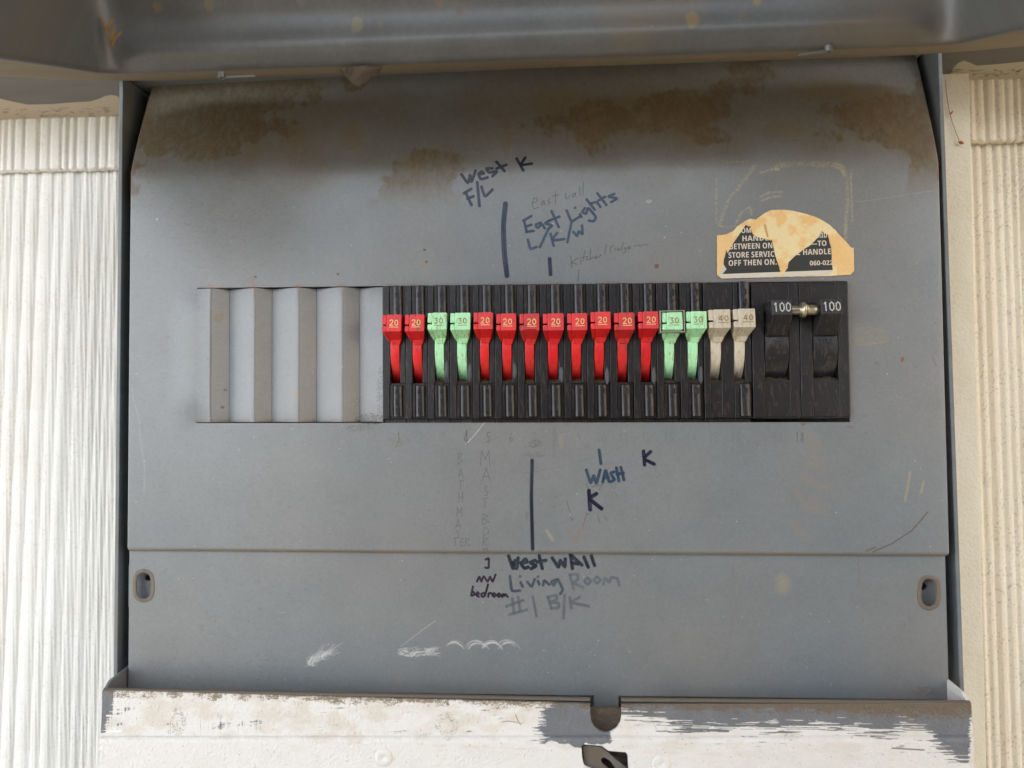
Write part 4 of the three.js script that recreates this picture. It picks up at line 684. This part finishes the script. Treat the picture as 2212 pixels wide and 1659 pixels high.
const yBase = (x) => rHB(x) + 0.0022;
const scaleY = (x) => (rHT(x) - rHB(x) - 0.0026) / (H0 * mm);
function smallBreaker(x0, x1, mat, num, ink, label, lint, chip, group, stain) {
  const w = (x1 - x0) / mm, t = thing('circuit_breaker', label, 'breaker', [x0, yBase((x0 + x1) / 2), 0], group);
  t.scale.y = scaleY((x0 + x1) / 2);
  const ox = rnd(), oy = rnd(), s0 = 0.31 * w, s1 = 0.775 * w;
  const body = slotBody(w, s0, s1, 54, 19.2, false);
  body.push(B(0.05, 0.28 * w, 54, H0 - 0.05, 0, 3.0, 0.2), B(0.30 * w, 0.46 * w, 55, H0 - 0.2, 0, 2.3, 0.2), B(0.05, 0.29 * w, 0.05, 19.2, 0, 3.0, 0.2), B(0.305 * w, 0.45 * w, 1, 18.4, 0, 2.3, 0.2));
  const bd = part('body', uvs(body, ox, oy), BLACK, t);
  part('slot_floor', B(s0 - 0.3, s1 + 0.3, 18.5, 54.5, -25, -8, 0.1), SLOT, bd);
  const r1 = part('on_ridge', uvs([ridge2(0.47 * w, 0.88 * w, 55.5, H0 - 0.1, 3.9)], ox + 0.3, oy), BLACK2, t);
  const zt = 3.86, l1 = raised(r1, [['O', 0.56 * w, 64.5, 4.2, 2.9], ['Z', 0.56 * w, 58.6, 4.2, 2.9]]), l2 = raised(null, [['O', 0.56 * w, 12.6, 3.8, 2.7], ['F', 0.56 * w, 7.6, 3.4, 2.6], ['F', 0.56 * w, 2.8, 3.4, 2.6]]);
  part('lettering', merge(l1).translate(0, 0, zt * mm), BLACK2, r1);
  const r2 = part('off_ridge', uvs([ridge2(0.47 * w, 0.88 * w, 1, 18, 3.7)], ox + 0.6, oy), BLACK2, t);
  part('lettering', merge(l2).translate(0, 0, 3.66 * mm), BLACK2, r2);
  const hx0 = 0.13 * w, hx1 = 1.0 * w, dy = rr(-0.5, 0.6);
  const hd = part('handle', uvs([...handleHead(hx0, hx1, 55.4 + dy, 46.4 + dy, 42.6 + dy, true, (s0 + s1) / 2), stem(s0 + 0.25, s1 - 0.35, 46, 17, 38, -18.5, 22)], ox + 0.5, oy + 0.4), mat, t);
  addNumber(hd, num, lerp(hx0, hx1, 0.5) - 1.35 + rr(-0.3, 0.4), 49.6 + dy, 12.42, 2.9 * mm, 2.7 * mm, 2.0 * mm, 0.36 * mm, ink, true, 0.13);
  if (lint) { const gg = grid(14, 5, (a, b) => [lerp(s0 + 0.1, s1 - 0.1, a) * mm, lerp(18.9, 20.6 + vnoise(a * 6, x0 * 900, 4), b) * mm, (lerp(1.7, -2.5, b) + 0.8 * vnoise(a * 9, b * 5, 8)) * mm]); part('lint', gg, LINT, t, 'brown lint caught in the slot'); }
  if (chip) { const gg = new THREE.IcosahedronGeometry(1, 2); const p = gg.attributes.position; for (let i = 0; i < p.count; i++) { const k = 0.75 + 0.5 * vnoise(p.getX(i) * 3 + 9 + x0 * 99, p.getY(i) * 3 + p.getZ(i) * 2, 5); p.setXYZ(i, p.getX(i) * 0.0011 * k, p.getY(i) * 0.0042 * k, p.getZ(i) * 0.0006 * k); } gg.computeVertexNormals(); gg.translate((w - 1.5) * mm, rr(22, 27) * mm, 2.2 * mm); part('chip', uvm(gg, ox, oy), CHIP, t, 'grey chipped spot on the black rail'); }
  if (stain) { const gs = []; for (let i = 0; i < 5; i++) { const a = new THREE.CircleGeometry(rr(0.4, 0.9) * mm, 9); a.scale(0.8, rr(1, 1.8), 1); a.rotateX(-0.13); a.translate((hx1 - 3.2 + rr(-0.6, 0.6)) * mm, (47.2 + i * 1.2 + dy) * mm, (12.72 - 0.13 * (i * 1.2 + 0.6) + 0.1 + i * 0.012) * mm); gs.push(a); } part('stain', gs, BROWNSTAIN, hd, 'brown stain running over the number'); }
  return t;
}
const CHIP = new THREE.MeshStandardMaterial({ color: 0x4b4c4f, roughness: 0.7 }), BROWNSTAIN = new THREE.MeshStandardMaterial({ color: 0x7c5836, roughness: 0.7 });
const bnd = [828.5, 876.2, 924.4, 971.8, 1021.3, 1068.9, 1117.8, 1166.5, 1218, 1267.4, 1316.8, 1367.3, 1417.8, 1468.3, 1519].map((u) => P(u, 760, 0.0015).x);
const list = [
  [RED, '20', GOLD, 'red handled 20 amp breaker next to the blank grey louvers', 0, 0, 0],
  [RED, '20', GOLD, 'red handled 20 amp breaker with a brown stain over its number', 0, 0, 1],
  [GREEN, '30', BROWNINK, 'mint green 30 amp breaker between the stained red handle and another green one', 1, 1, 0],
  [GREEN, '30', BROWNINK, 'mint green 30 amp breaker, fourth breaker from the blank louvers', 1, 1, 0],
  [RED, '20', GOLD, 'red 20 amp breaker, fifth breaker from the blank louvers, beside a green one', 1, 0, 0],
  [RED, '20', GOLD, 'red 20 amp breaker, sixth breaker from the blank louvers', 1, 1, 0],
  [RED, '20', GOLD, 'red 20 amp breaker, seventh breaker from the blank louvers, black scratch under its number', 1, 0, 0],
  [RED, '20', GOLD, 'red 20 amp breaker, eighth from the blank louvers, broken black rail', 1, 1, 0],
  [RED, '20', GOLD, 'red 20 amp breaker, ninth breaker from the blank louvers', 1, 0, 0],
  [RED, '20', GOLD, 'red 20 amp breaker, tenth breaker from the blank louvers, broken black rail', 1, 1, 0],
  [RED, '20', GOLD, 'red 20 amp breaker, eleventh breaker from the blank louvers', 0, 0, 0],
  [RED, '20', GOLD, 'red 20 amp breaker beside the green breaker with the metal clip', 0, 1, 0],
  [GREEN, '30', BROWNINK, 'mint green 30 amp breaker whose handle wears a grey metal clip', 1, 0, 0],
  [GREEN, '30', BROWNINK, 'mint green 30 amp breaker between the clipped green handle and the beige handles', 1, 1, 0],
];
const brk = list.map((q, i) => smallBreaker(bnd[i] + 0.00008, bnd[i + 1] - 0.00008, q[0] === RED ? [RED, RED3, RED2, RED][(i * 7) % 4] : q[0], q[1], q[2], q[3], q[4], q[5], 'half inch breakers in the row', q[6]));
{ // black scratch under one number
  const b = brk[6], h = b.children.find((c) => c.name === 'handle'), w = (bnd[7] - bnd[6]) / mm;
  const g = tube([[0.3 * w * mm, 46.6 * mm, 12.75 * mm], [0.5 * w * mm, 46.4 * mm, 12.8 * mm], [0.85 * w * mm, 46.5 * mm, 12.78 * mm]], 0.00022, 12, 6); part('scratch', g, SLOT, h);
}
{ // metal clip round the first green handle of the tied pair, with its tie wire
  const x0 = bnd[12], w = (bnd[13] - bnd[12]) / mm, y = yBase(x0), t = thing('handle_clip', 'grey metal clip wrapped round a green breaker handle', 'clip', [x0, y, 0]);
  const met = new THREE.MeshStandardMaterial({ color: 0x8f8c80, metalness: 0.75, roughness: 0.45, bumpMap: rep(fineBump, 2), bumpScale: 0.0002 });
  const ring = extrude([[0.02 * w * mm, 44.8 * mm], [1.08 * w * mm, 44.8 * mm], [1.08 * w * mm, 56.6 * mm], [0.02 * w * mm, 56.6 * mm]], 5.5 * mm, 0.25 * mm, [[[0.09 * w * mm, 45.7 * mm], [0.09 * w * mm, 55.8 * mm], [1.025 * w * mm, 55.8 * mm], [1.025 * w * mm, 45.7 * mm]]]); ring.translate(0, 0, 6.6 * mm);
  part('ring', uvm(ring), met, t);
  part('tie_wire', tube([[1.05 * w * mm, 50 * mm, 9 * mm], [1.25 * w * mm, 49.9 * mm, 9.2 * mm], [1.5 * w * mm, 50 * mm, 9 * mm]], 0.0003, 6, 6), met, t);
}
{ // two-pole beige breaker
  const x0 = bnd[14] + 0.0001, x1 = P(1623, 760, 0.0015).x, w = (x1 - x0) / mm, k = w / 26, t = thing('double_breaker', 'two pole breaker with two beige handles marked 40', 'breaker', [x0, yBase((x0 + x1) / 2), 0]);
  t.scale.y = scaleY((x0 + x1) / 2);
  const a = [3.4 * k, 9.6 * k], b = [16.3 * k, 22.4 * k];
  const gs = [B(0.05, w, 54, H0, -25, 1.4), B(0.05, w, 0, 19.2, -25, 1.4), B(0.05, a[0], 0, H0, -25, 3.0), B(a[0], b[0] - 0.3, 54, H0 - 0.2, 0, 2.3), B(a[1], b[0], 0.5, 54, -25, 2.3), B(a[0] + 0.1, a[1] + 0.1, 0.5, 18.6, 0, 2.3), B(b[1], w - 0.1, 19, 54, -25, 2.2), B(b[0], 19 * k, 54, H0, 0, 2.8), B(b[0], 19 * k, 0.3, 19, 0, 2.8), B(0.2, w - 0.2, -2.4, -0.2, -25, -0.8, 0.1)];
  const bd = part('body', uvs(gs, 0.2, 0.7), BLACK, t);
  part('slot_floor', B(3 * k, 22.6 * k, 18.5, 54.5, -25, -8, 0.1), SLOT, bd);
  const r1 = part('on_ridge', uvs([ridge2(19.2 * k, 25 * k, 55.5, H0, 4.4)], 0.1, 0.1), BLACK2, t), r2 = part('off_ridge', uvs([ridge2(19.2 * k, 25 * k, 1, 18, 4.0)], 0.4, 0.1), BLACK2, t);
  part('lettering', merge(raised(null, [['O', 20.4 * k, 64.5, 4, 2.9], ['N', 20.4 * k, 59, 4, 2.9]])).translate(0, 0, 4.36 * mm), BLACK2, r1);
  part('lettering', merge(raised(null, [['O', 20.4 * k, 12.6, 3.8, 2.7], ['F', 20.4 * k, 7.6, 3.4, 2.6], ['F', 20.4 * k, 2.8, 3.4, 2.6]])).translate(0, 0, 3.96 * mm), BLACK2, r2);
  for (const [hx, s, dy] of [[0.8 * k, a, 0.4], [13.9 * k, b, 0.6]]) {
    const hd = part('handle', uvs([...handleHead(hx, hx + 11.6 * k, 56 + dy, 46.4 + dy, 42.4 + dy, true, (s[0] + s[1]) / 2), stem(s[0] + 0.2, s[1] - 0.3, 46, 17, 38, -18.5, 22)], s[0], 0.3), CREAM, t);
    addNumber(hd, '40', hx + 5.0, 50 + dy, 12.42, 2.8 * mm, 3.0 * mm, 2.0 * mm, 0.36 * mm, BROWNINK, true, 0.13);
    const gg = grid(14, 5, (p, q) => [lerp(s[0] + 0.1, s[1], p) * mm, lerp(18.9, 20.4 + vnoise(p * 6, hx, 4), q) * mm, (lerp(1.7, -2.5, q) + 0.8 * vnoise(p * 9, q * 5, 8)) * mm]); part('lint', gg, LINT, t);
  }
  part('tie_wire', tube([[12.2 * k * mm, 50.5 * mm, 8 * mm], [13.2 * k * mm, 50.3 * mm, 8.3 * mm], [14.2 * k * mm, 50.5 * mm, 8 * mm]], 0.0004, 6, 6), new THREE.MeshStandardMaterial({ color: 0x6b6256, metalness: 0.6, roughness: 0.5 }), t);
}
{ // two-pole main breaker
  const x0 = P(1623.6, 760, 0.0015).x + 0.00005, xm = P(1726.3, 760, 0.0015).x, x1 = P(1832, 760, 0.0015).x, t = thing('main_breaker', 'wide black two pole breaker with tied handles marked 100', 'breaker', [x0, yBase(x1), 0]);
  t.scale.y = scaleY((x0 + x1) / 2);
  const heads = [];
  [[0, (xm - x0) / mm], [(xm - x0) / mm + 0.15, (x1 - x0) / mm]].forEach(([p0, p1], i) => {
    const w = p1 - p0, k = w / 26, o = (g) => g.translate(p0 * mm, 0, 0), s0 = 6.7 * k, s1 = 20 * k;
    const gs = [B(0.05, w - 0.05, 58, H0, -25, 1.6), B(0.05, w - 0.05, 0, 20.2, -25, 1.6), B(0.05, s0 - 0.1, 0.8, H0 - 1.2, -25, 3.0), B(s1 + 0.3, w - 0.05, 0.8, H0 - 1.2, -25, 2.6), B(s0, s1 + 0.2, 57, H0 - 1, 0, 2.4), B(s0, s1 + 0.2, 1, 20.2, 0, 2.4)].map(o);
    const bd = part('pole_body', uvs(gs, 0.3 * i, 0.2), BLACK, t);
    part('slot_floor', o(B(s0 - 0.2, s1 + 0.4, 19.5, 58.5, -25, -9, 0.1)), SLOT, bd);
    const hx0 = 7.2 * k, hx1 = 19 * k;
    const drum = stem(s0 + 0.2, s1 - 0.2, 50, 17, 37, -17.5, 21.5);
    const head = across([[61.2, 1.5], [61.2, 12.0], [53.4, 13.2], [43.6, 4.4], [42, 1.5]], s0 + 0.4, s1 - 0.4, 0.9);
    { // the head tapers toward its number plate
      const p = head.attributes.position; for (let j = 0; j < p.count; j++) { const z = p.getZ(j) / mm, f = sm(3, 12, z), c = (s0 + s1) / 2 * mm; p.setX(j, c + (p.getX(j) - c) * (1 - 0.10 * f)); } head.computeVertexNormals();
    }
    const hd = part('handle', uvs([head, drum].map(clean).map(o), 0.6 * i, 0.5), BLACK2, t);
    const nm = merge(strokes('100', 4.6 * mm, 3.2 * mm, 2.6 * mm, 0.5 * mm, 0.1 * mm)); nm.rotateX(-0.152); nm.translate((p0 + (s0 + s1) / 2 - 4.5) * mm, 55.1 * mm, 12.98 * mm); part('number', nm, WHITEINK, hd);
    const fr = []; const fx0 = p0 + s0 + 1.3, fx1 = p0 + s1 - 1.3; for (const q of [bx(fx0 * mm, fx1 * mm, 0, 0.2 * mm, 0, 0.15 * mm), bx(fx0 * mm, fx1 * mm, 7 * mm, 7.2 * mm, 0, 0.15 * mm), bx(fx0 * mm, (fx0 + 0.2) * mm, 0.2 * mm, 7 * mm, 0, 0.15 * mm), bx((fx1 - 0.2) * mm, fx1 * mm, 0.2 * mm, 7 * mm, 0, 0.15 * mm)]) { q.rotateX(-0.152); q.translate(0, 53.9 * mm, 13.1 * mm); fr.push(q); } part('number_frame', fr, BLACK2, hd);
    const on = merge(strokes('ON', 3.4 * mm, 3.2 * mm, 2.6 * mm, 0.4 * mm, 0.4 * mm)); on.translate((p0 + (s0 + s1) / 2 - 2.9) * mm, 38.0 * mm, 3.78 * mm); part('lettering', on, BLACK2, hd);
    const gg = grid(24, 5, (p, q) => [(p0 + lerp(s0 + 0.1, s1, p)) * mm, lerp(19.9, 21.2 + vnoise(p * 9, i * 7, 4), q) * mm, (lerp(1.9, -2.5, q) + 0.8 * vnoise(p * 12, q * 5, 8)) * mm]); part('lint', gg, LINT, t);
    heads.push([p0 + s0 + 0.8, p0 + s1 - 0.9]);
  });
  const a = heads[0][1] - 0.6, b = heads[1][0] + 0.6, L = b - a, pts = [[0.001, 0], [2.3, 0], [2.4, 0.3], [2.45, L * 0.3], [2.5, L * 0.36], [4.0, L * 0.40], [4.2, L * 0.46], [4.1, L * 0.52], [3.0, L * 0.56], [2.9, L * 0.60], [2.7, L * 0.62], [2.7, L * 0.8], [2.4, L], [0.001, L]].map(([r, y]) => new THREE.Vector2(r * mm, y * mm));
  const g = new THREE.LatheGeometry(pts, 32); g.rotateZ(-Math.PI / 2); g.translate(a * mm, 56.2 * mm, 8.6 * mm);
  part('handle_tie', g, new THREE.MeshStandardMaterial({ color: 0xb5ad94, metalness: 0.85, roughness: 0.3 }), t, 'nickel tie bar between the two handles');
}

// ---------------------------------------------------------------- torn sticker
{
  const t0 = P(1696, 565, 0), t = thing('torn_sticker', 'torn tan paper sticker with black printed scraps above the main breaker', 'sticker');
  const z6 = (p, z) => P((2800 + p[0] / 3.191) / 1.8517, (620 + p[1] / 3.191) / 1.8517, z);
  const X0 = 200, Y0 = 680, WW = 1780, HH = 920;
  const mk = (pts, z, d, amp = 0) => { const o = []; for (let i = 0; i < pts.length; i++) { const a = pts[i], b = pts[(i + 1) % pts.length], n = amp ? Math.max(1, Math.round(Math.hypot(b[0] - a[0], b[1] - a[1]) / 28)) : 1; for (let k = 0; k < n; k++) { const f = k / n, j = k ? amp : 0; const q = z6([lerp(a[0], b[0], f) + rr(-j, j), lerp(a[1], b[1], f) + rr(-j, j)], z); o.push([q.x, q.y]); } } const g = extrude(o, d); g.translate(0, 0, z);
    const A = z6([X0, Y0 + HH], z), Bq = z6([X0 + WW, Y0], z); return planar(g, A.x, A.y, Bq.x - A.x, Bq.y - A.y); };
  const pc = canvas(1024, 530), g = pc.getContext('2d'), sx = 1024 / WW, sy = 530 / HH;
  {
    const im = g.createImageData(1024, 530);
    for (let j = 0; j < 530; j++) for (let i = 0; i < 1024; i++) { const a = fbm(i / 80, j / 80, 401, 4), b = fbm(i / 6, j / 3, 405, 2) - 0.5, w = sm(0.45, 0.7, a), k = (j * 1024 + i) * 4, e = (i < 130 || i > 880) ? 0.8 : 0; im.data[k] = 230 + b * 16; im.data[k + 1] = lerp(210, 188, Math.max(w, e)) + b * 16; im.data[k + 2] = lerp(160, 126, Math.max(w, e)) + b * 18; im.data[k + 3] = 255; }
    g.putImageData(im, 0, 0);
    g.strokeStyle = '#b8823e'; g.globalAlpha = 0.35; g.lineWidth = 8; for (let i = 0; i < 5; i++) { g.beginPath(); g.moveTo((820 + i * 6 - X0) * sx, (870 - Y0) * sy); g.lineTo((870 + rr(-10, 10) - X0) * sx, (1040 - Y0) * sy); g.stroke(); } g.globalAlpha = 1;
  }
  const paper = new THREE.MeshStandardMaterial({ map: ctex(pc), roughness: 0.85, bumpMap: rep(rollerBump, 3), bumpScale: 0.0001 });
  part('paper_backing', mk([[215, 1030], [330, 1015], [430, 965], [470, 915], [570, 845], [640, 815], [715, 825], [760, 790], [840, 735], [920, 702], [1040, 700], [1180, 712], [1320, 745], [1440, 780], [1560, 835], [1660, 900], [1740, 975], [1810, 1055], [1900, 1150], [1930, 1185], [1960, 1185], [1965, 1480], [1920, 1530], [1640, 1545], [1080, 1558], [700, 1568], [270, 1578], [218, 1530]], 0.00035, 0.0003, 3), paper, t);
  const kc = canvas(1024, 530), q = kc.getContext('2d'); q.fillStyle = '#2c2f2b'; q.fillRect(0, 0, 1024, 530);
  for (let i = 0; i < 500; i++) { q.fillStyle = '#55584e'; q.globalAlpha = rr(0.1, 0.4); q.fillRect(rnd() * 1024, rnd() * 530, rr(1, 9), rr(0.5, 2)); } q.globalAlpha = 1;
  const tx = (s, x, y, h, wdt) => { q.save(); q.translate((x - X0) * sx, (y - Y0) * sy); q.rotate(-0.012); q.font = 'bold ' + Math.round(h * sy * 1.38) + 'px sans-serif'; const m = q.measureText(s).width; q.scale(wdt * sx / m, 1); q.fillStyle = '#d3c6b4'; q.fillText(s, 0, 0); q.restore(); };
  tx('COM', 480, 978, 68, 190); tx('HANDLE', 540, 1086, 72, 400); tx('BETWEEN ON', 375, 1192, 74, 560); tx('STORE SERVICE', 364, 1306, 76, 640); tx('OFF THEN ON.', 364, 1412, 76, 620); tx('MID', 1475, 1062, 68, 150); tx('—TO', 1405, 1170, 70, 210); tx('E HANDLE', 1230, 1284, 74, 440); tx('060-022', 1392, 1424, 62, 298);
  q.fillStyle = '#cfc7b6'; q.beginPath(); q.moveTo((200 - X0) * sx, (1520 - Y0) * sy); q.lineTo((1990 - X0) * sx, (1482 - Y0) * sy); q.lineTo((1990 - X0) * sx, 530); q.lineTo(0, 530); q.closePath(); q.fill(); q.fillStyle = '#c9c2b2'; q.beginPath(); q.moveTo(0, (1390 - Y0) * sy); q.lineTo((305 - X0) * sx, (1390 - Y0) * sy); q.lineTo((340 - X0) * sx, (1455 - Y0) * sy); q.lineTo((285 - X0) * sx, (1520 - Y0) * sy); q.lineTo(0, 530); q.fill();
  const print = new THREE.MeshStandardMaterial({ map: ctex(kc), roughness: 0.45 });
  part('printed_scrap', mk([[585, 888], [612, 912], [642, 908], [672, 1010], [730, 1050], [830, 1070], [918, 1088], [940, 1190], [962, 1290], [990, 1370], [1012, 1430], [1028, 1500], [1035, 1548], [700, 1566], [280, 1576], [240, 1530], [300, 1400], [305, 1330], [318, 1290], [332, 1210], [350, 1255], [375, 1215], [400, 1160], [460, 1075], [530, 975]], 0.0007, 0.0001, 3), print, t, 'black scrap of print reading BETWEEN ON, STORE SERVIC');
  part('printed_scrap', mk([[1560, 972], [1585, 1000], [1630, 1015], [1650, 1100], [1672, 1180], [1680, 1280], [1685, 1400], [1698, 1480], [1640, 1530], [1085, 1550], [1075, 1500], [1120, 1440], [1130, 1370], [1190, 1310], [1250, 1260], [1330, 1200], [1410, 1150], [1500, 1060]], 0.0007, 0.0001, 3), print, t, 'black scrap of print reading TO, HANDLE, 060-022');
}

// ---------------------------------------------------------------- lint under the lid, dry twig in its corner, dry seed on a web thread
{
  const web = new THREE.MeshStandardMaterial({ map: steelTex([128, 112, 92], null, 501, 0.4), roughness: 1, bumpMap: rep(rollerBump, 2), bumpScale: 0.0012 });
  const c = P(778, 150, 0.063), t = thing('lint_clump', 'tan clump of lint and cobweb hanging from the lid edge', 'lint', [c.x, c.y, c.z]);
  const g = grid(36, 14, (a, b) => { const u = (a - 0.5) * 2, e = Math.max(0, 1 - Math.abs(u) ** 1.5), drop = e * (0.0055 + 0.003 * vnoise(a * 11, 2, 9)), ang = b * Math.PI * 1.0; return [u * 0.0105, 0.0008 - Math.sin(ang * 0.5) * drop - 0.0003 * vnoise(a * 30, b * 12, 3), Math.cos(ang) * 0.0022 * e + 0.0012 * (vnoise(a * 22, b * 9, 5) - 0.5)]; });
  part('lint_body', g, web, t);
  for (let i = 0; i < 16; i++) { const x = rr(-0.009, 0.009), x2 = x + rr(-0.003, 0.003); part('fiber', tube([[x, 0.0006, rr(0, 0.002)], [(x + x2) / 2 + rr(-0.001, 0.001), -rr(0.002, 0.005), rr(0.001, 0.003)], [x2, -rr(0.004, 0.009) * (1 - Math.abs(x) * 70), rr(0, 0.002)]], 0.00009, 8, 4), web, t); }
}
{
  const c = P(237, 72, 0.078), t = thing('dry_twig', 'small dry brown twig stuck in the corner of the lid', 'twig', [c.x, c.y, c.z]), m = new THREE.MeshStandardMaterial({ color: 0x8a6c40, roughness: 0.9 });
  for (const s of [[[-0.004, 0.007, 0], [-0.001, 0, 0.0005], [0.001, -0.006, 0]], [[0.001, -0.006, 0], [0.003, -0.003, 0.001], [0.006, 0, 0.001]], [[-0.001, 0, 0], [0.0005, 0.003, 0.001], [0.002, 0.006, 0.001]], [[0.001, -0.005, 0], [0.0018, -0.002, 0.001], [0.003, 0.002, 0.001]]]) part('stalk', tube(s, 0.0006, 8, 6), m, t);
}
{
  const m = new THREE.MeshStandardMaterial({ color: 0x7a4a22, roughness: 0.8 }), z = ZW + 0.0115, pts = [[2042, 172], [2045, 205], [2048, 225], [2053, 250], [2062, 278], [2072, 304]].map(([u, v]) => { const q = P(u, v, z); return [q.x, q.y, q.z]; }), c = P(2076, 308, z + 0.0006);
  const t = thing('dry_seed', 'orange brown dry seed on a web thread over the cream trim', 'seed');
  part('thread', tube(pts, 0.00016, 30, 5), m, t);
  const g = new THREE.IcosahedronGeometry(1, 2); g.scale(0.0017, 0.0009, 0.0008); g.rotateZ(-0.3); g.translate(c.x, c.y, c.z); part('husk', g, new THREE.MeshStandardMaterial({ color: 0xa84e1c, roughness: 0.6 }), t);
  const c2 = P(2059, 240, z + 0.0005), g2 = new THREE.IcosahedronGeometry(1, 2); g2.scale(0.0016, 0.0006, 0.0006); g2.rotateZ(0.8); g2.translate(c2.x - 0.001, c2.y - 0.001, c2.z); part('husk', g2, new THREE.MeshStandardMaterial({ color: 0xb4683a, roughness: 0.6 }), t);
}

// ---------------------------------------------------------------- the person taking the picture: their dark shape is what the cover mirrors in its middle
{
  const sd = (p, a, b, ra, rb) => { const bax = b[0] - a[0], bay = b[1] - a[1], baz = b[2] - a[2], pax = p[0] - a[0], pay = p[1] - a[1], paz = p[2] - a[2], h = Math.max(0, Math.min(1, (pax * bax + pay * bay + paz * baz) / (bax * bax + bay * bay + baz * baz))); return Math.hypot(pax - bax * h, pay - bay * h, paz - baz * h) - lerp(ra, rb, h); };
  const smin = (a, b, k) => { const h = Math.max(k - Math.abs(a - b), 0) / k; return Math.min(a, b) - h * h * k * 0.25; };
  function mesh(bones, c, half, res, k) {
    const mc = new MarchingCubes(res, new THREE.MeshStandardMaterial(), false, false, 200000); mc.isolation = 0; const p = [0, 0, 0], hs = res / 2;
    for (let z = 0; z < res; z++) for (let y = 0; y < res; y++) for (let x = 0; x < res; x++) { p[0] = c[0] + (x - hs) / hs * half; p[1] = c[1] + (y - hs) / hs * half; p[2] = c[2] + (z - hs) / hs * half; let d = 9; for (const [a, b, ra, rb] of bones) d = smin(d, sd(p, a, b, ra, rb), k); mc.field[x + y * res + z * res * res] = -d; }
    mc.update(); const n = mc.count * 3, pos = mc.positionArray.slice(0, n), nor = mc.normalArray.slice(0, n), g = new THREE.BufferGeometry();
    for (let i = 0; i < n; i += 3) { pos[i] = c[0] + pos[i] * half; pos[i + 1] = c[1] + pos[i + 1] * half; pos[i + 2] = c[2] + pos[i + 2] * half; }
    g.setAttribute('position', new THREE.BufferAttribute(pos, 3)); g.setAttribute('normal', new THREE.BufferAttribute(nor, 3)); g.computeVertexNormals(); return g;
  }
  const cloth = new THREE.MeshStandardMaterial({ color: 0x3a3d44, roughness: 0.95 }), skin = new THREE.MeshStandardMaterial({ color: 0x9a6a50, roughness: 0.6 }), hair = new THREE.MeshStandardMaterial({ color: 0x2a1f18, roughness: 0.9 });
  const zb = 0.66, gy = -1.41, pr = thing('person', 'person in dark shirt and trousers holding up a phone, facing the panel', 'person', [0, 0, 0]);
  const L = (s) => [[[s * 0.17, -0.13, zb], [s * 0.23, -0.34, zb - 0.10], 0.062, 0.047], [[s * 0.23, -0.34, zb - 0.10], [s * 0.12, -0.07, 0.47], 0.045, 0.032], [[s * 0.09, -0.60, zb], [s * 0.10, -0.97, zb - 0.01], 0.095, 0.062], [[s * 0.10, -0.97, zb - 0.01], [s * 0.11, gy + 0.09, zb + 0.03], 0.06, 0.042], [[s * 0.11, gy + 0.05, zb + 0.05], [s * 0.12, gy + 0.035, zb - 0.15], 0.045, 0.034]];
  const body = mesh([...L(1), ...L(-1), [[-0.06, -0.56, zb], [0.06, -0.56, zb], 0.13, 0.13], [[-0.05, -0.40, zb], [0.05, -0.40, zb], 0.125, 0.125], [[-0.09, -0.22, zb], [0.09, -0.22, zb], 0.125, 0.125], [[-0.15, -0.12, zb], [0.15, -0.12, zb], 0.065, 0.065], [[0, -0.12, zb], [0, 0.03, zb - 0.01], 0.058, 0.055]], [0, -0.66, zb - 0.13], 0.82, 84, 0.05);
  part('body', body, cloth, pr);
  const head = mesh([[[0, 0.02, zb - 0.01], [0, 0.07, zb - 0.02], 0.052, 0.06], [[0, 0.13, zb - 0.015], [0, 0.16, zb + 0.01], 0.083, 0.085], [[0, 0.05, zb - 0.06], [0, 0.09, zb - 0.045], 0.035, 0.05], [[0, 0.125, zb - 0.095], [0, 0.092, zb - 0.112], 0.010, 0.015], [[-0.028, 0.062, zb - 0.088], [0.028, 0.062, zb - 0.088], 0.009, 0.009], [[-0.085, 0.13, zb], [-0.088, 0.10, zb], 0.016, 0.010], [[0.085, 0.13, zb], [0.088, 0.10, zb], 0.016, 0.010]], [0, 0.11, zb - 0.01], 0.17, 72, 0.03);
  part('head', head, skin, pr);
  const hairG = mesh([[[0, 0.165, zb + 0.01], [0, 0.175, zb + 0.03], 0.092, 0.09], [[0, 0.12, zb + 0.05], [0, 0.15, zb + 0.045], 0.06, 0.07]], [0, 0.15, zb + 0.03], 0.16, 48, 0.03); part('hair', hairG, hair, pr);
  for (const s of [-1, 1]) {      // each hand grips one end of the phone: fingers behind, thumb in front of the screen
    const w = [s * 0.12, -0.07, 0.47], k = [s * 0.093, -0.025, 0.44], bones = [[w, k, 0.026, 0.027], [[s * 0.105, -0.045, 0.452], [s * 0.092, 0.0, 0.432], 0.024, 0.022]];
    const f = [[0.030, 0.026], [0.012, 0.030], [-0.007, 0.029], [-0.025, 0.023]];
    f.forEach(([dy, len]) => { const a = [s * 0.096, dy, 0.430], b = [s * 0.090, dy + 0.002, 0.402], c = [s * (0.090 - len), dy + 0.003, 0.3935]; bones.push([a, b, 0.0085, 0.008], [b, c, 0.008, 0.007]); });
    bones.push([[s * 0.088, -0.03, 0.445], [s * 0.074, -0.014, 0.428], 0.011, 0.009], [[s * 0.074, -0.014, 0.428], [s * 0.052, 0.0, 0.418], 0.009, 0.0075]);
    part('hand', mesh(bones, [s * 0.10, -0.02, 0.43], 0.085, 60, 0.008), skin, pr);
  }
  const ph = thing('phone', 'black phone held in both hands before the panel', 'phone', [0, 0, 0]);
  part('phone_body', new RoundedBoxGeometry(0.150, 0.073, 0.008, 3, 0.0035).translate(0.0, -0.012, 0.4055), new THREE.MeshStandardMaterial({ color: 0x141416, roughness: 0.3 }), ph);
  part('screen', new THREE.BoxGeometry(0.140, 0.066, 0.0004).translate(0.0, -0.012, 0.4098), new THREE.MeshStandardMaterial({ color: 0x0b0b0c, roughness: 0.1 }), ph);
}

renderer.render(scene, camera);
